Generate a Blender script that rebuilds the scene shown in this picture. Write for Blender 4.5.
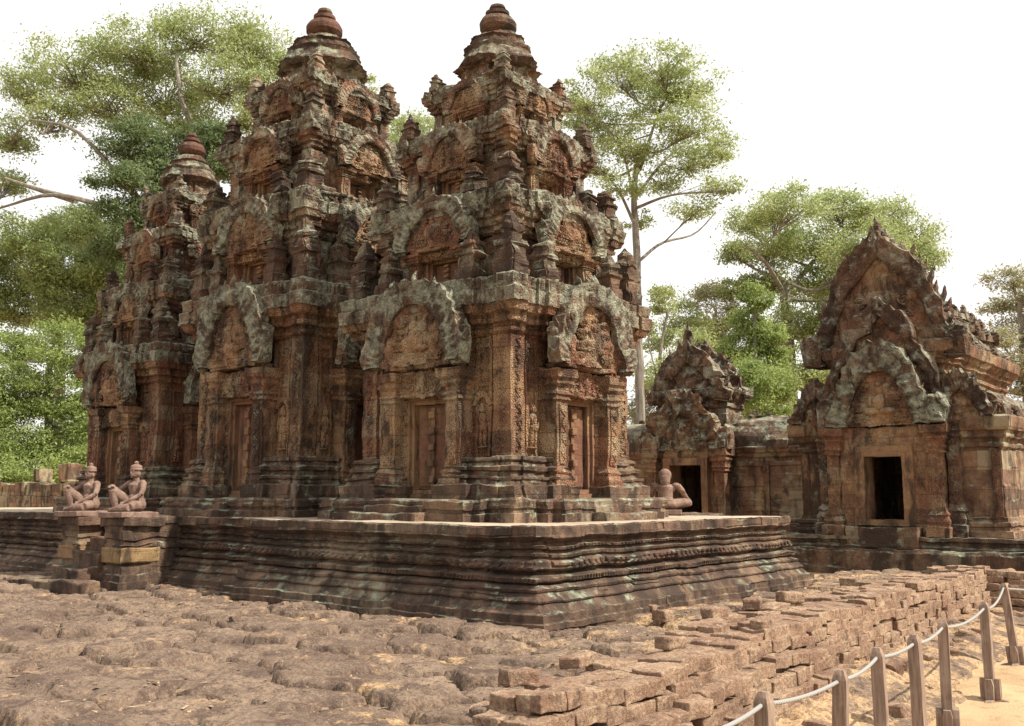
import bpy, math, random
import numpy as np
from mathutils import Vector, Matrix

# ------------------------------------------------------------------ camera, sky, sun, exposure
S = bpy.context.scene
C = bpy.context.scene.collection
for o in list(bpy.data.objects):
    bpy.data.objects.remove(o)
R = math.radians
YAW, PITCH = R(39.135), R(7.583)
CAM = Vector((6.7496, -8.7988, 1.5))
FPX = 984.0
cam_data = bpy.data.cameras.new('camera')
cam = bpy.data.objects.new('camera', cam_data); C.objects.link(cam)
cam_data.sensor_width = 36.0
cam_data.lens = FPX * 36.0 / 1024.0
cam_data.clip_start, cam_data.clip_end = 0.1, 2000
cam.location = CAM
cam.rotation_euler = (R(90) + PITCH, 0, YAW)
S.camera = cam

SUN_EL, SUN_AZ = R(48), R(18)       # azimuth measured from +X towards +Y
w = bpy.data.worlds.new('World'); S.world = w; w.use_nodes = True
nt = w.node_tree; nt.nodes.clear()
out = nt.nodes.new('ShaderNodeOutputWorld'); bg = nt.nodes.new('ShaderNodeBackground')
sky = nt.nodes.new('ShaderNodeTexSky'); sky.sky_type = 'NISHITA'; sky.sun_disc = False
sky.sun_elevation = SUN_EL; sky.sun_rotation = R(90) - SUN_AZ
sky.dust_density = 6.0; sky.air_density = 1.0; sky.altitude = 0
mixc = nt.nodes.new('ShaderNodeMix'); mixc.data_type = 'RGBA'
tc = nt.nodes.new('ShaderNodeTexCoord'); cn = nt.nodes.new('ShaderNodeTexNoise')
cn.inputs['Scale'].default_value = 2.2; cn.inputs['Detail'].default_value = 6
nt.links.new(tc.outputs['Generated'], cn.inputs['Vector'])
cr = nt.nodes.new('ShaderNodeMapRange'); cr.inputs['From Min'].default_value = .3; cr.inputs['From Max'].default_value = .7
cr.inputs['To Min'].default_value = .74; cr.inputs['To Max'].default_value = .92
nt.links.new(cn.outputs['Fac'], cr.inputs['Value']); nt.links.new(cr.outputs['Result'], mixc.inputs['Factor'])
nt.links.new(sky.outputs['Color'], mixc.inputs['A']); mixc.inputs['B'].default_value = (10.2, 10.0, 9.6, 1)   # thin white cloud
nt.links.new(mixc.outputs['Result'], bg.inputs['Color']); bg.inputs['Strength'].default_value = 0.088
nt.links.new(bg.outputs['Background'], out.inputs['Surface'])

sd = bpy.data.lights.new('sun', 'SUN'); sun = bpy.data.objects.new('sun', sd); C.objects.link(sun)
sd.energy = 5.0; sd.angle = R(0.6); sd.color = (1.0, .92, .80)
sv = Vector((math.cos(SUN_EL) * math.cos(SUN_AZ), math.cos(SUN_EL) * math.sin(SUN_AZ), math.sin(SUN_EL)))
sun.rotation_euler = sv.to_track_quat('Z', 'Y').to_euler()
S.view_settings.view_transform = 'Standard'; S.view_settings.look = 'None'
S.view_settings.exposure = 0.62; S.view_settings.gamma = 1.0
try: S.view_settings.use_curve_mapping = False
except Exception: pass
S.cycles.max_bounces = 6; S.cycles.transparent_max_bounces = 8
S.cycles.use_denoising = True; S.cycles.denoising_prefilter = 'NONE'

# ------------------------------------------------------------------ helpers
FH = Vector((-math.sin(YAW), math.cos(YAW), 0)); RT = Vector((math.cos(YAW), math.sin(YAW), 0)); UP = Vector((0, 0, 1))
FV = FH * math.cos(PITCH) + UP * math.sin(PITCH); UV = -FH * math.sin(PITCH) + UP * math.cos(PITCH)
def ray(x, y): return RT * ((x - 512) / FPX) + UV * ((363 - y) / FPX) + FV
def atd(x, y, D):                     # the world point seen at a photo position, D metres in front
    r = ray(x, y); return CAM + r * (D / r.dot(FH))
def ony(x, y, Y):
    r = ray(x, y); return CAM + r * ((Y - CAM.y) / r.y)

def _h(ix, iy, iz, s):
    n = (ix.astype(np.int64) * 374761393 + iy.astype(np.int64) * 668265263 + iz.astype(np.int64) * 2147483647 + s * 974634777) & 0xffffffff
    n = ((n ^ (n >> 13)) * 1274126177) & 0xffffffff
    n = ((n ^ (n >> 15)) * 2246822519) & 0xffffffff
    return ((n ^ (n >> 16)) & 0xffffff) / float(0xffffff)
def vnoise(P, sc, seed=0):            # value noise in [-1, 1]
    Q = P * sc; I = np.floor(Q); f = Q - I; f = f * f * (3 - 2 * f); I = I.astype(np.int64)
    r = 0
    for dx in (0, 1):
        for dy in (0, 1):
            for dz in (0, 1):
                wt = (f[:, 0] if dx else 1 - f[:, 0]) * (f[:, 1] if dy else 1 - f[:, 1]) * (f[:, 2] if dz else 1 - f[:, 2])
                r = r + wt * _h(I[:, 0] + dx, I[:, 1] + dy, I[:, 2] + dz, seed)
    return r * 2 - 1
def vvec(P, sc, seed=0): return np.stack([vnoise(P, sc, seed + k * 17) for k in range(3)], 1)
def fbm(P, sc, seed=0, o=4):
    r = 0; a = 1
    for k in range(o): r = r + a * vnoise(P, sc * 2 ** k, seed + 31 * k); a *= .5
    return r
def erode(P, amp, seed=0, base=3.0, o=3):
    r = np.zeros_like(P); a = amp
    for k in range(o): r += a * vvec(P, base * 2.1 ** k, seed + 101 * k); a *= .55
    return r
def blocks(P, amp, seed, L=.62, H=.34):   # masonry: each block sits a little out of true
    iz = np.floor(P[:, 2] / H + .001); sh = _h(iz, iz * 0, iz * 0, seed)
    ix = np.floor(P[:, 0] / L + sh); iy = np.floor(P[:, 1] / L + sh * .7)
    return amp * (np.stack([_h(ix, iy, iz, seed + k) for k in (1, 2, 3)], 1) - .5) * np.array([2, 2, .6])

class MB:
    def __init__(s): s.v = []; s.f = []; s.n = 0
    def add(s, V, F):
        V = np.asarray(V, float).reshape(-1, 3); s.v.append(V); n = s.n
        s.f.extend([tuple(int(i) + n for i in f) for f in F]); s.n += len(V); return s
    def grid(s, G, closed=False):      # G: rows x cols x 3
        r, c = G.shape[:2]
        idx = np.arange(r * c).reshape(r, c)
        a = idx[:-1, :-1]; b = idx[:-1, 1:]; d = idx[1:, 1:]; e = idx[1:, :-1]
        F = np.stack([a, b, d, e], -1).reshape(-1, 4).tolist()
        if closed:
            a = idx[:-1, -1]; b = idx[:-1, 0]; d = idx[1:, 0]; e = idx[1:, -1]
            F += np.stack([a, b, d, e], -1).tolist()
        return s.add(G.reshape(-1, 3), F)
    def box(s, c, d, rz=0, step=9., bev=0, M=None):
        nx, ny, nz = [max(1, int(round(q / step))) for q in d]
        xs, ys, zs = [np.linspace(-.5, .5, n + 1) * q for n, q in zip((nx, ny, nz), d)]
        def bevel(a, q):
            if bev and len(a) >= 2:
                a = np.concatenate([[a[0], a[0] + bev], a[1:-1], [a[-1] - bev, a[-1]]])
            return a
        xs, ys, zs = bevel(xs, 0), bevel(ys, 1), bevel(zs, 2)
        Fs = []; V = []; n = 0
        for ax in range(3):
            A, B = [(ys, zs), (zs, xs), (xs, ys)][ax]; K = (xs, ys, zs)[ax]
            for sgn in (0, -1):
                g = np.zeros((len(A), len(B), 3)); g[..., ax] = K[sgn]
                g[..., (ax + 1) % 3] = A[:, None]; g[..., (ax + 2) % 3] = B[None, :]
                idx = np.arange(g.shape[0] * g.shape[1]).reshape(g.shape[:2]) + n
                q = np.stack([idx[:-1, :-1], idx[1:, :-1], idx[1:, 1:], idx[:-1, 1:]], -1).reshape(-1, 4)
                if sgn == 0: q = q[:, ::-1]
                Fs += q.tolist(); V.append(g.reshape(-1, 3)); n += g.shape[0] * g.shape[1]
        V = np.concatenate(V)
        if bev:                         # round the outer shell
            h = np.array(d) / 2; over = np.abs(V) - (h - bev); k = (over > 1e-9).sum(1)
            fac = np.where(k == 3, .42, np.where(k == 2, .29, 0.))
            V = V - np.sign(V) * np.where(over > 1e-9, bev, 0) * fac[:, None]
        if M is not None: V = V @ np.array(M).T
        if rz:
            cs, sn = math.cos(rz), math.sin(rz); V = V @ np.array([[cs, -sn, 0], [sn, cs, 0], [0, 0, 1]]).T
        return s.add(V + np.array(c), Fs)
    def sweep(s, keys, prof, step=.05, zstep=.05, c=(0, 0, 0), cap=True, o0=0, sg=None):
        K = np.array(keys, float); sg = np.sign(K) if sg is None else np.array(sg, float); n = len(K)
        seg = np.linalg.norm(np.roll(K, -1, 0) - K, axis=1); ns = np.maximum(1, np.ceil(seg / step)).astype(int)
        pz = [prof[0]]
        for (z0, a0), (z1, a1) in zip(prof[:-1], prof[1:]):
            m = max(1, int(math.ceil(max(abs(z1 - z0), abs(a1 - a0)) / zstep)))
            for i in range(1, m + 1): pz.append((z0 + (z1 - z0) * i / m, a0 + (a1 - a0) * i / m))
        rows = []
        for z, o in pz:
            V = K + sg * (o + o0); Nx = np.roll(V, -1, 0)
            pts = [V[i] + (Nx[i] - V[i]) * (np.arange(ns[i]) / ns[i])[:, None] for i in range(n)]
            p = np.concatenate(pts); rows.append(np.column_stack([p, np.full(len(p), z)]))
        G = np.array(rows) + np.array(c); s.grid(G, True)
        if cap:
            m = G.shape[1]
            for r, fl in ((0, True), (-1, False)):
                cen = G[r].mean(0); V = np.vstack([G[r], cen[None]])
                F = [((i + 1) % m, i, m) if fl else (i, (i + 1) % m, m) for i in range(m)]
                s.add(V, F)
        return s
    def lathe(s, prof, c=(0, 0, 0), n=20, zstep=.05):
        pz = [prof[0]]
        for (z0, a0), (z1, a1) in zip(prof[:-1], prof[1:]):
            m = max(1, int(math.ceil(max(abs(z1 - z0), abs(a1 - a0)) / zstep)))
            for i in range(1, m + 1): pz.append((z0 + (z1 - z0) * i / m, a0 + (a1 - a0) * i / m))
        t = np.arange(n) * 2 * math.pi / n
        G = np.array([np.column_stack([r * np.cos(t), r * np.sin(t), np.full(n, z)]) for z, r in pz]) + np.array(c)
        s.grid(G, True)
        for r, fl in ((0, True), (-1, False)):
            f = tuple(range(n)); s.add(G[r], [f[::-1] if fl else f])
        return s
    def tube(s, pts, rad, n=6, cap=True):
        P = np.array(pts, float); rad = np.broadcast_to(np.array(rad, float), (len(P),))
        T = np.gradient(P, axis=0); T /= np.linalg.norm(T, axis=1)[:, None] + 1e-9
        ref = np.array([0, 0, 1.]) if abs(T[:, 2]).mean() < .8 else np.array([1., 0, 0])
        A = np.cross(T, ref); A /= np.linalg.norm(A, axis=1)[:, None] + 1e-9; B = np.cross(T, A)
        t = np.arange(n) * 2 * math.pi / n
        G = P[:, None] + rad[:, None, None] * (np.cos(t)[None, :, None] * A[:, None] + np.sin(t)[None, :, None] * B[:, None])
        s.grid(G[:, ::-1], True)
        if cap:
            f = tuple(range(n)); s.add(G[0], [f]); s.add(G[-1], [f[::-1]])
        return s
    def ell(s, c, r, n=12, m=8, M=None):
        th = np.linspace(0, math.pi, m + 1); ph = np.arange(n) * 2 * math.pi / n
        G = np.stack([np.sin(th)[:, None] * np.cos(ph), np.sin(th)[:, None] * np.sin(ph), np.repeat(np.cos(th)[:, None], n, 1)], -1) * np.array(r)
        if M is not None: G = G @ np.array(M).T
        return s.grid((G + np.array(c))[::-1], True)
    def prism(s, poly, y0, y1, ax=1):   # polygon in (x,z), extruded along y
        P = np.array(poly, float); n = len(P); V = np.zeros((2 * n, 3))
        V[:n, 0] = V[n:, 0] = P[:, 0]; V[:n, 2] = V[n:, 2] = P[:, 1]; V[:n, 1] = y0; V[n:, 1] = y1
        return s.add(V, [tuple(range(n)), tuple(range(2 * n - 1, n - 1, -1))] + [(i + n, (i + 1) % n + n, (i + 1) % n, i) for i in range(n)])
    def V(s): return np.concatenate(s.v) if s.v else np.zeros((0, 3))
    def map(s, fn): V = fn(s.V()); s.v = [V]; return s
    def move(s, t): return s.map(lambda V: V + np.array(t))
    def join(s, o): return s.add(o.V(), o.f)
    def build(s, name, mat, parent=None, er=0, seed=0, base=3., blk=0, smooth=False, loc=None, off=(0, 0, 0)):
        V = s.V()
        if er or blk:
            Q = V + np.array(off); d = 0
            if er: d = d + erode(Q, er, seed, base)
            if blk: d = d + blocks(Q, blk, seed)
            V = V + d
        me = bpy.data.meshes.new(name); me.from_pydata(V.tolist(), [], s.f)
        if smooth: me.polygons.foreach_set('use_smooth', [True] * len(me.polygons))
        me.materials.append(mat); me.update()
        o = bpy.data.objects.new(name, me); C.objects.link(o)
        if parent: o.parent = parent
        if loc is not None: o.location = loc
        return o

def tag(o, label, cat, group=None, kind=None):
    if label: o['label'] = label
    if cat: o['category'] = cat
    if group: o['group'] = group
    if kind: o['kind'] = kind
    return o
def thing(name, label, cat, loc=(0, 0, 0), rz=0, group=None):
    o = bpy.data.objects.new(name, None); o.empty_display_size = .2; C.objects.link(o); o.location = loc; o.rotation_euler = (0, 0, rz)
    return tag(o, label, cat, group)
def structure(o): o['kind'] = 'structure'; return o
def dup_children(ch, parent, M):       # copies of a part and its sub-parts under the same thing
    c = ch.copy(); C.objects.link(c); c.parent = parent; c.matrix_local = M @ ch.matrix_local
    for g in ch.children:
        d = g.copy(); C.objects.link(d); d.parent = c; d.matrix_local = g.matrix_local.copy()
    return c
def copy_tree(o, parent=None):
    c = o.copy(); C.objects.link(c)
    if parent: c.parent = parent; c.matrix_local = o.matrix_local.copy()
    for ch in o.children: copy_tree(ch, c)
    return c

# ------------------------------------------------------------------ materials
class N:
    def __init__(s, name):
        s.m = bpy.data.materials.new(name); s.m.use_nodes = True; s.t = s.m.node_tree; s.t.nodes.clear()
        s.o = s.t.nodes.new('ShaderNodeOutputMaterial'); s.b = s.t.nodes.new('ShaderNodeBsdfPrincipled')
        s.t.links.new(s.b.outputs[0], s.o.inputs['Surface']); s.b.inputs['Roughness'].default_value = .92
        s.b.inputs['Specular IOR Level'].default_value = .2
        g = s.t.nodes.new('ShaderNodeNewGeometry'); s.pos = g.outputs['Position']; s.nor = g.outputs['Normal']
    def l(s, a, b): s.t.links.new(a, b)
    def vmap(s, v, sc=(1, 1, 1)):
        n = s.t.nodes.new('ShaderNodeMapping'); n.inputs['Scale'].default_value = sc; s.l(v, n.inputs['Vector']); return n.outputs[0]
    def noise(s, sc, det=4, rough=.55, v=None, dist=0):
        n = s.t.nodes.new('ShaderNodeTexNoise'); n.inputs['Scale'].default_value = sc; n.inputs['Detail'].default_value = det
        n.inputs['Roughness'].default_value = rough; n.inputs['Distortion'].default_value = dist
        s.l(v or s.pos, n.inputs['Vector']); return n.outputs['Fac']
    def ncol(s, sc, v=None):
        n = s.t.nodes.new('ShaderNodeTexNoise'); n.inputs['Scale'].default_value = sc; s.l(v or s.pos, n.inputs['Vector']); return n.outputs['Color']
    def vor(s, sc, v=None, feat='F1', out='Distance', rnd=1):
        n = s.t.nodes.new('ShaderNodeTexVoronoi'); n.feature = feat; n.inputs['Scale'].default_value = sc; n.inputs['Randomness'].default_value = rnd
        s.l(v or s.pos, n.inputs['Vector']); return n.outputs[out]
    def mr(s, v, a, b, c=0., d=1., smooth=True):
        n = s.t.nodes.new('ShaderNodeMapRange'); n.interpolation_type = 'SMOOTHSTEP' if smooth else 'LINEAR'
        s.l(v, n.inputs['Value'])
        for k, q in zip(('From Min', 'From Max', 'To Min', 'To Max'), (a, b, c, d)): n.inputs[k].default_value = q
        return n.outputs['Result']
    def math(s, op, a, b=None):
        n = s.t.nodes.new('ShaderNodeMath'); n.operation = op
        for i, q in enumerate((a, b)):
            if q is None: continue
            if isinstance(q, (int, float)): n.inputs[i].default_value = q
            else: s.l(q, n.inputs[i])
        return n.outputs[0]
    def mix(s, f, a, b, bt='MIX'):
        n = s.t.nodes.new('ShaderNodeMix'); n.data_type = 'RGBA'; n.blend_type = bt
        for k, q in (('Factor', f), ('A', a), ('B', b)):
            i = n.inputs[k] if k == 'Factor' else n.inputs[k]
            if isinstance(q, (int, float)): i.default_value = q
            elif isinstance(q, tuple): i.default_value = (*q, 1) if len(q) == 3 else q
            else: s.l(q, i)
        return n.outputs['Result']
    def vadd(s, a, b, k=1.):
        n = s.t.nodes.new('ShaderNodeVectorMath'); n.operation = 'MULTIPLY_ADD'; s.l(b, n.inputs[0]); n.inputs[1].default_value = (k, k, k); s.l(a, n.inputs[2]); return n.outputs[0]
    def sep(s, v):
        n = s.t.nodes.new('ShaderNodeSeparateXYZ'); s.l(v, n.inputs[0]); return n.outputs
    def bump(s, h, dist, st=1., nrm=None):
        n = s.t.nodes.new('ShaderNodeBump'); n.inputs['Distance'].default_value = dist; n.inputs['Strength'].default_value = st
        s.l(h, n.inputs['Height'])
        if nrm is not None: s.l(nrm, n.inputs['Normal'])
        return n.outputs[0]
    def done(s, col, nrm=None, rough=None):
        s.l(col, s.b.inputs['Base Color'])
        if nrm is not None: s.l(nrm, s.b.inputs['Normal'])
        return s.m

def stone(name, red=(.27, .115, .062), ochre=(.36, .22, .11), dark=(.035, .026, .021), lich=(.34, .38, .275), lichen=.35, stain=.5, orn=1.0, osc=11., brick=(.5, .3), blk=.5, vary=.6, lattice=False):
    s = N(name)
    warp = s.vadd(s.pos, s.ncol(2.5), .25)
    base = s.mix(s.mr(s.noise(.9, 6, .65), .40, .6), red, ochre)
    base = s.mix(s.mr(s.noise(4.5, 6, .65), .35, .7, 0, .6), base, tuple(q * .55 for q in red))
    # per-block tint
    xyz = s.sep(s.pos); cmb = s.t.nodes.new('ShaderNodeCombineXYZ'); s.l(s.math('ADD', xyz[0], xyz[1]), cmb.inputs[0]); s.l(xyz[2], cmb.inputs[1])
    bv = s.vadd(cmb.outputs[0], s.ncol(3.), .03)
    bt = s.t.nodes.new('ShaderNodeTexBrick'); s.l(bv, bt.inputs['Vector']); bt.inputs['Scale'].default_value = 1
    bt.inputs['Brick Width'].default_value, bt.inputs['Row Height'].default_value = brick
    bt.inputs['Mortar Size'].default_value = .008; bt.inputs['Mortar Smooth'].default_value = .4
    bt.inputs['Color1'].default_value = (.55, .52, .5, 1); bt.inputs['Color2'].default_value = (1.25, 1.2, 1.15, 1); bt.inputs['Mortar'].default_value = (.3, .27, .25, 1)
    base = s.mix(blk, base, s.mix(1., base, bt.outputs['Color'], 'MULTIPLY'))
    # whole blocks that weathered differently: grey, ochre, black
    vb = s.t.nodes.new('ShaderNodeTexBrick'); s.l(bv, vb.inputs['Vector']); vb.inputs['Scale'].default_value = 1; vb.offset = .37
    vb.inputs['Brick Width'].default_value, vb.inputs['Row Height'].default_value = brick[0] * 1.15, brick[1]
    vb.inputs['Mortar Size'].default_value = .0; vb.inputs['Color1'].default_value = (0, 0, 0, 1); vb.inputs['Color2'].default_value = (1, 1, 1, 1)
    rv = s.sep(vb.outputs['Color'])[0]; edge = s.math('MULTIPLY', s.math('SUBTRACT', s.noise(6, 6, .7), .5), .5); rv = s.math('ADD', rv, edge)
    base = s.mix(s.math('MULTIPLY', s.mr(rv, .70, .84), vary * .75), base, tuple(a_ * .5 + b_ * .5 for a_, b_ in zip(lich, ochre)))
    base = s.mix(s.math('MULTIPLY', s.mr(rv, .2, .05), vary * .7), base, tuple(q * 1.6 for q in dark))
    # black water streaks
    st = s.noise(1.0, 7, .65, s.vmap(warp, (2.6, 2.6, .32)))
    pat = s.noise(1.6, 7, .7)
    dm = s.math('MAXIMUM', s.mr(st, .575 - .13 * stain, .69 - .09 * stain), s.mr(pat, .63 - .15 * stain, .73 - .10 * stain))
    base = s.mix(s.math('MULTIPLY', dm, .88), base, dark)
    # lichen, thicker on ledges
    nz = s.sep(s.nor)[2]
    lm = s.noise(3.2, 9, .72, warp)
    lf = s.math('ADD', lm, s.mr(nz, -.2, .9, -.03, .08))
    lmask = s.mr(lf, .62 - .22 * lichen, .74 - .18 * lichen)
    lcol = s.mix(s.mr(s.noise(7, 5), .4, .6), lich, tuple(q * .62 for q in lich))
    base = s.mix(s.math('MULTIPLY', lmask, .8), base, lcol)
    fine = s.noise(38, 5, .7)
    base = s.mix(s.mr(fine, .3, .72, .3, .0), base, tuple(q * .5 for q in red))
    # carved relief
    ov = s.vadd(s.pos, s.ncol(9.), .07)
    v1 = s.vor(osc, ov, 'SMOOTH_F1'); v2 = s.vor(osc * 2.3, ov)
    if lattice:                     # rosettes and scrolls in rows
        lv = s.vadd(cmb.outputs[0], s.ncol(7.), .035); v1 = s.vor(osc * .6, lv, 'F1', rnd=.4); v2 = s.vor(osc * 1.7, lv, rnd=.5)
    h = s.math('ADD', s.math('MULTIPLY', s.math('SINE', s.math('MULTIPLY', v1, 19.)), .5), s.math('MULTIPLY', v2, .7))
    n1 = s.bump(h, .022, min(1., .8 * orn)) if orn > 0 else None
    n2 = s.bump(s.noise(14, 8, .75), .06, .55, n1)
    n3 = s.bump(bt.outputs['Fac'], .02, .5, n2)
    n3.node.invert = True
    return s.done(base, n3)

M = {}
M['carved'] = stone('carved_red_sandstone', red=(.28, .137, .086), ochre=(.42, .28, .16), lich=(.36, .39, .29), lichen=.3, stain=.74, orn=1.1, osc=17, blk=.5, vary=.55, lattice=True)
M['relief'] = stone('carved_relief_sandstone', red=(.26, .137, .088), ochre=(.43, .29, .165), lichen=.25, stain=.55, orn=1.3, osc=13, blk=.35, vary=.5, lattice=True)
M['lichen'] = stone('lichen_sandstone', red=(.18, .112, .078), ochre=(.29, .205, .13), lich=(.36, .38, .285), lichen=.92, stain=1.1, orn=.9, osc=15, vary=.8)
M['upper'] = stone('weathered_sandstone', red=(.23, .115, .072), ochre=(.34, .22, .135), lich=(.395, .415, .315), lichen=.72, stain=1.0, orn=.9, osc=15, vary=.8)
M['dark'] = stone('blackened_sandstone', red=(.12, .07, .05), ochre=(.18, .115, .075), lichen=.4, stain=1.05, orn=.6, osc=13)
M['plain'] = stone('plain_block_sandstone', red=(.225, .125, .084), ochre=(.38, .265, .16), lichen=.35, stain=.78, orn=.15, brick=(.62, .4), blk=.7, vary=.8)
M['door'] = stone('door_sandstone', red=(.17, .082, .054), ochre=(.24, .14, .08), lichen=-.3, stain=.5, orn=.15, blk=.1, vary=0)
M['frame'] = stone('frame_sandstone', red=(.24, .13, .078), ochre=(.33, .205, .11), lichen=-.2, stain=.55, orn=.2, blk=.15, vary=.15)
M['base'] = stone('base_moulding_sandstone', red=(.175, .105, .074), ochre=(.27, .185, .118), lichen=.4, stain=1.05, orn=.4, osc=16, brick=(.7, .5), blk=.5, vary=.6)
M['gable'] = stone('gable_sandstone', red=(.26, .132, .082), ochre=(.41, .275, .155), lichen=.25, stain=.68, orn=.7, osc=13, vary=.5)
M['crest'] = stone('blackened_crest_sandstone', red=(.165, .09, .06), ochre=(.22, .14, .085), lich=(.36, .36, .28), lichen=.62, stain=.95, orn=.9, osc=13, vary=.7)
M['plat'] = stone('platform_sandstone', red=(.15, .092, .067), ochre=(.25, .17, .112), lichen=.12, stain=1.02, orn=.3, osc=18, brick=(.9, .9), blk=.6, vary=.35)
M['ochre'] = stone('yellow_ochre_sandstone', red=(.28, .175, .085), ochre=(.37, .255, .13), lichen=.1, stain=.5, orn=.1, blk=.2, vary=0)

def m_floor():
    s = N('worn_paving_stone')
    c = s.mix(s.mr(s.noise(1.4, 6), .35, .65), (.33, .26, .19), (.45, .37, .28)); c = s.mix(s.mr(s.noise(6, 6, .7), .5, .7), c, (.2, .14, .1))
    return s.done(c, s.bump(s.noise(12, 8, .7), .04, .5))
M['floor'] = m_floor()
def m_laterite(name='laterite', sand=.55, k=1.):
    s = N(name)
    c = s.mix(s.mr(s.noise(.9, 5), .35, .65), (.155, .111, .082), (.268, .195, .138))
    c = s.mix(s.mr(s.noise(2.6, 9, .75), .47, .62, 0, .9), c, (.088, .06, .048))
    c = s.mix(s.mr(s.noise(1.7, 9, .75, s.vadd(s.pos, s.ncol(1.), .5)), sand, sand + .12), c, (.47, .315, .175))      # sand in the hollows
    c = s.mix(s.mr(s.noise(24, 6, .8), .36, .56, .8, 0), c, (.09, .055, .042))
    c = s.mix(s.mr(s.noise(45, 3, .6), .6, .74, 0, .6), c, (.5, .37, .26))
    h = s.math('ADD', s.math('MULTIPLY', s.vor(26), .8), s.noise(55, 6, .75))
    n = s.bump(h, .02, .6); n = s.bump(s.noise(8, 6, .7), .08, .6, n)
    return s.done(c, n)
M['laterite'] = m_laterite(); M['rubble'] = m_laterite('sandy_rubble', .44); M['strip'] = m_laterite('sandy_laterite', .48)
def m_litter():
    s = N('gravel_and_dry_leaves'); g = s.t.nodes.new('ShaderNodeNewGeometry')
    c = s.mix(g.outputs['Random Per Island'], (.09, .06, .042), (.36, .27, .175)); return s.done(c)
M['litter'] = m_litter()
def m_soil():
    s = N('sandy_soil')
    c = s.mix(s.mr(s.noise(.5, 7), .4, .62), (.36, .245, .135), (.45, .32, .185)); c = s.mix(s.mr(s.noise(5, 8, .7), .5, .72), c, (.26, .16, .09))
    c = s.mix(s.mr(s.noise(50, 4, .7), .6, .75, 0, .5), c, (.55, .43, .3))
    return s.done(c, s.bump(s.noise(30, 8, .7), .03, .6))
M['soil'] = m_soil()
def m_brick():
    s = N('old_brick')
    c = s.mix(s.mr(s.noise(2.3, 5), .35, .65), (.27, .165, .112), (.42, .295, .2))
    c = s.mix(s.mr(s.noise(7, 7, .7), .5, .68), c, (.46, .35, .24)); c = s.mix(s.mr(s.noise(3.3, 8, .75), .53, .66, 0, .9), c, (.11, .072, .055)); c = s.mix(s.mr(s.noise(1.3, 6, .7), .52, .64, 0, .75), c, (.2, .125, .09))
    c = s.mix(s.mr(s.noise(30, 5, .75), .36, .6, .7, 0), c, (.14, .085, .055))
    n = s.bump(s.noise(40, 7, .75), .02, .7); n = s.bump(s.noise(10, 6, .7), .05, .5, n)
    return s.done(c, n)
M['brick'] = m_brick()
def m_statue():
    s = N('pink_sandstone')
    c = s.mix(s.mr(s.noise(6, 6), .35, .7), (.19, .122, .096), (.28, .19, .148)); c = s.mix(s.mr(s.noise(7, 8, .75), .5, .64, 0, .85), c, (.13, .08, .06)); c = s.mix(s.mr(s.noise(5, 8, .75, s.vmap(s.pos, (1.3, .8, .7))), .56, .66, 0, .6), c, (.4, .33, .26))
    return s.done(c, s.bump(s.noise(30, 8, .75), .03, .7))
M['statue'] = m_statue()
def m_wood():
    s = N('weathered_wood')
    v = s.vmap(s.pos, (30, 30, 1.6))
    c = s.mix(s.mr(s.noise(1.5, 6, .65, v), .3, .7), (.14, .095, .07), (.3, .215, .165)); c = s.mix(s.mr(s.noise(4, 5), .5, .75, 0, .5), c, (.36, .29, .24))
    return s.done(c, s.bump(s.noise(1.5, 5, .6, v), .006, .6))
M['wood'] = m_wood()
def m_rope():
    s = N('grey_rope')
    x = s.sep(s.pos); ph = s.math('ADD', s.math('MULTIPLY', x[1], 330.), s.math('MULTIPLY', x[2], 260.))
    h = s.math('SINE', ph)
    c = s.mix(s.mr(h, -1, 1, .0, .6), (.36, .35, .33), (.2, .19, .18))
    return s.done(c, s.bump(h, .006, .6))
M['rope'] = m_rope()
def m_plain(name, col, rough=.9):
    s = N(name); c = s.mix(s.mr(s.noise(7, 5), .35, .7), col, tuple(q * .8 for q in col)); s.b.inputs['Roughness'].default_value = rough
    return s.done(c)
M['cloth'] = m_plain('white_cotton', (.8, .8, .78)); M['skin'] = m_plain('skin', (.38, .22, .15)); M['hair'] = m_plain('dark_hair', (.02, .016, .014)); M['denim'] = m_plain('dark_cloth', (.06, .06, .08))
def m_leaf(name, a, b, tr=.42):
    s = N(name)
    oi = s.t.nodes.new('ShaderNodeNewGeometry')
    c = s.mix(s.mr(s.noise(.55, 3), .3, .7), a, b)
    c = s.mix(s.math('MULTIPLY', oi.outputs['Random Per Island'], .55), c, tuple(q * 1.5 for q in b))
    d = s.t.nodes.new('ShaderNodeBsdfTranslucent'); s.l(c, d.inputs['Color']); s.l(c, s.b.inputs['Base Color']); s.b.inputs['Roughness'].default_value = .55
    mx = s.t.nodes.new('ShaderNodeMixShader'); mx.inputs[0].default_value = tr
    s.l(s.b.outputs[0], mx.inputs[1]); s.l(d.outputs[0], mx.inputs[2]); s.l(mx.outputs[0], s.o.inputs['Surface'])
    return s.m
M['leaf_pale'] = m_leaf('pale_leaves', (.24, .295, .125), (.33, .37, .16), .55)
M['leaf_dark'] = m_leaf('dark_leaves', (.10, .14, .065), (.15, .195, .085))
M['leaf_mid'] = m_leaf('mid_green_leaves', (.2, .25, .10), (.28, .33, .13))
M['leaf_bright'] = m_leaf('bright_leaves', (.17, .235, .07), (.25, .31, .10))
M['leaf_tan'] = m_leaf('dry_leaves', (.3, .25, .15), (.28, .28, .16))
def m_bark():
    s = N('pale_bark')
    v = s.vmap(s.pos, (3, 3, .8)); c = s.mix(s.mr(s.noise(1.6, 7, .65, v), .35, .7), (.14, .125, .105), (.26, .235, .2))
    return s.done(c, s.bump(s.noise(5, 6, .7, v), .05, .5))
M['bark'] = m_bark()

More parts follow.
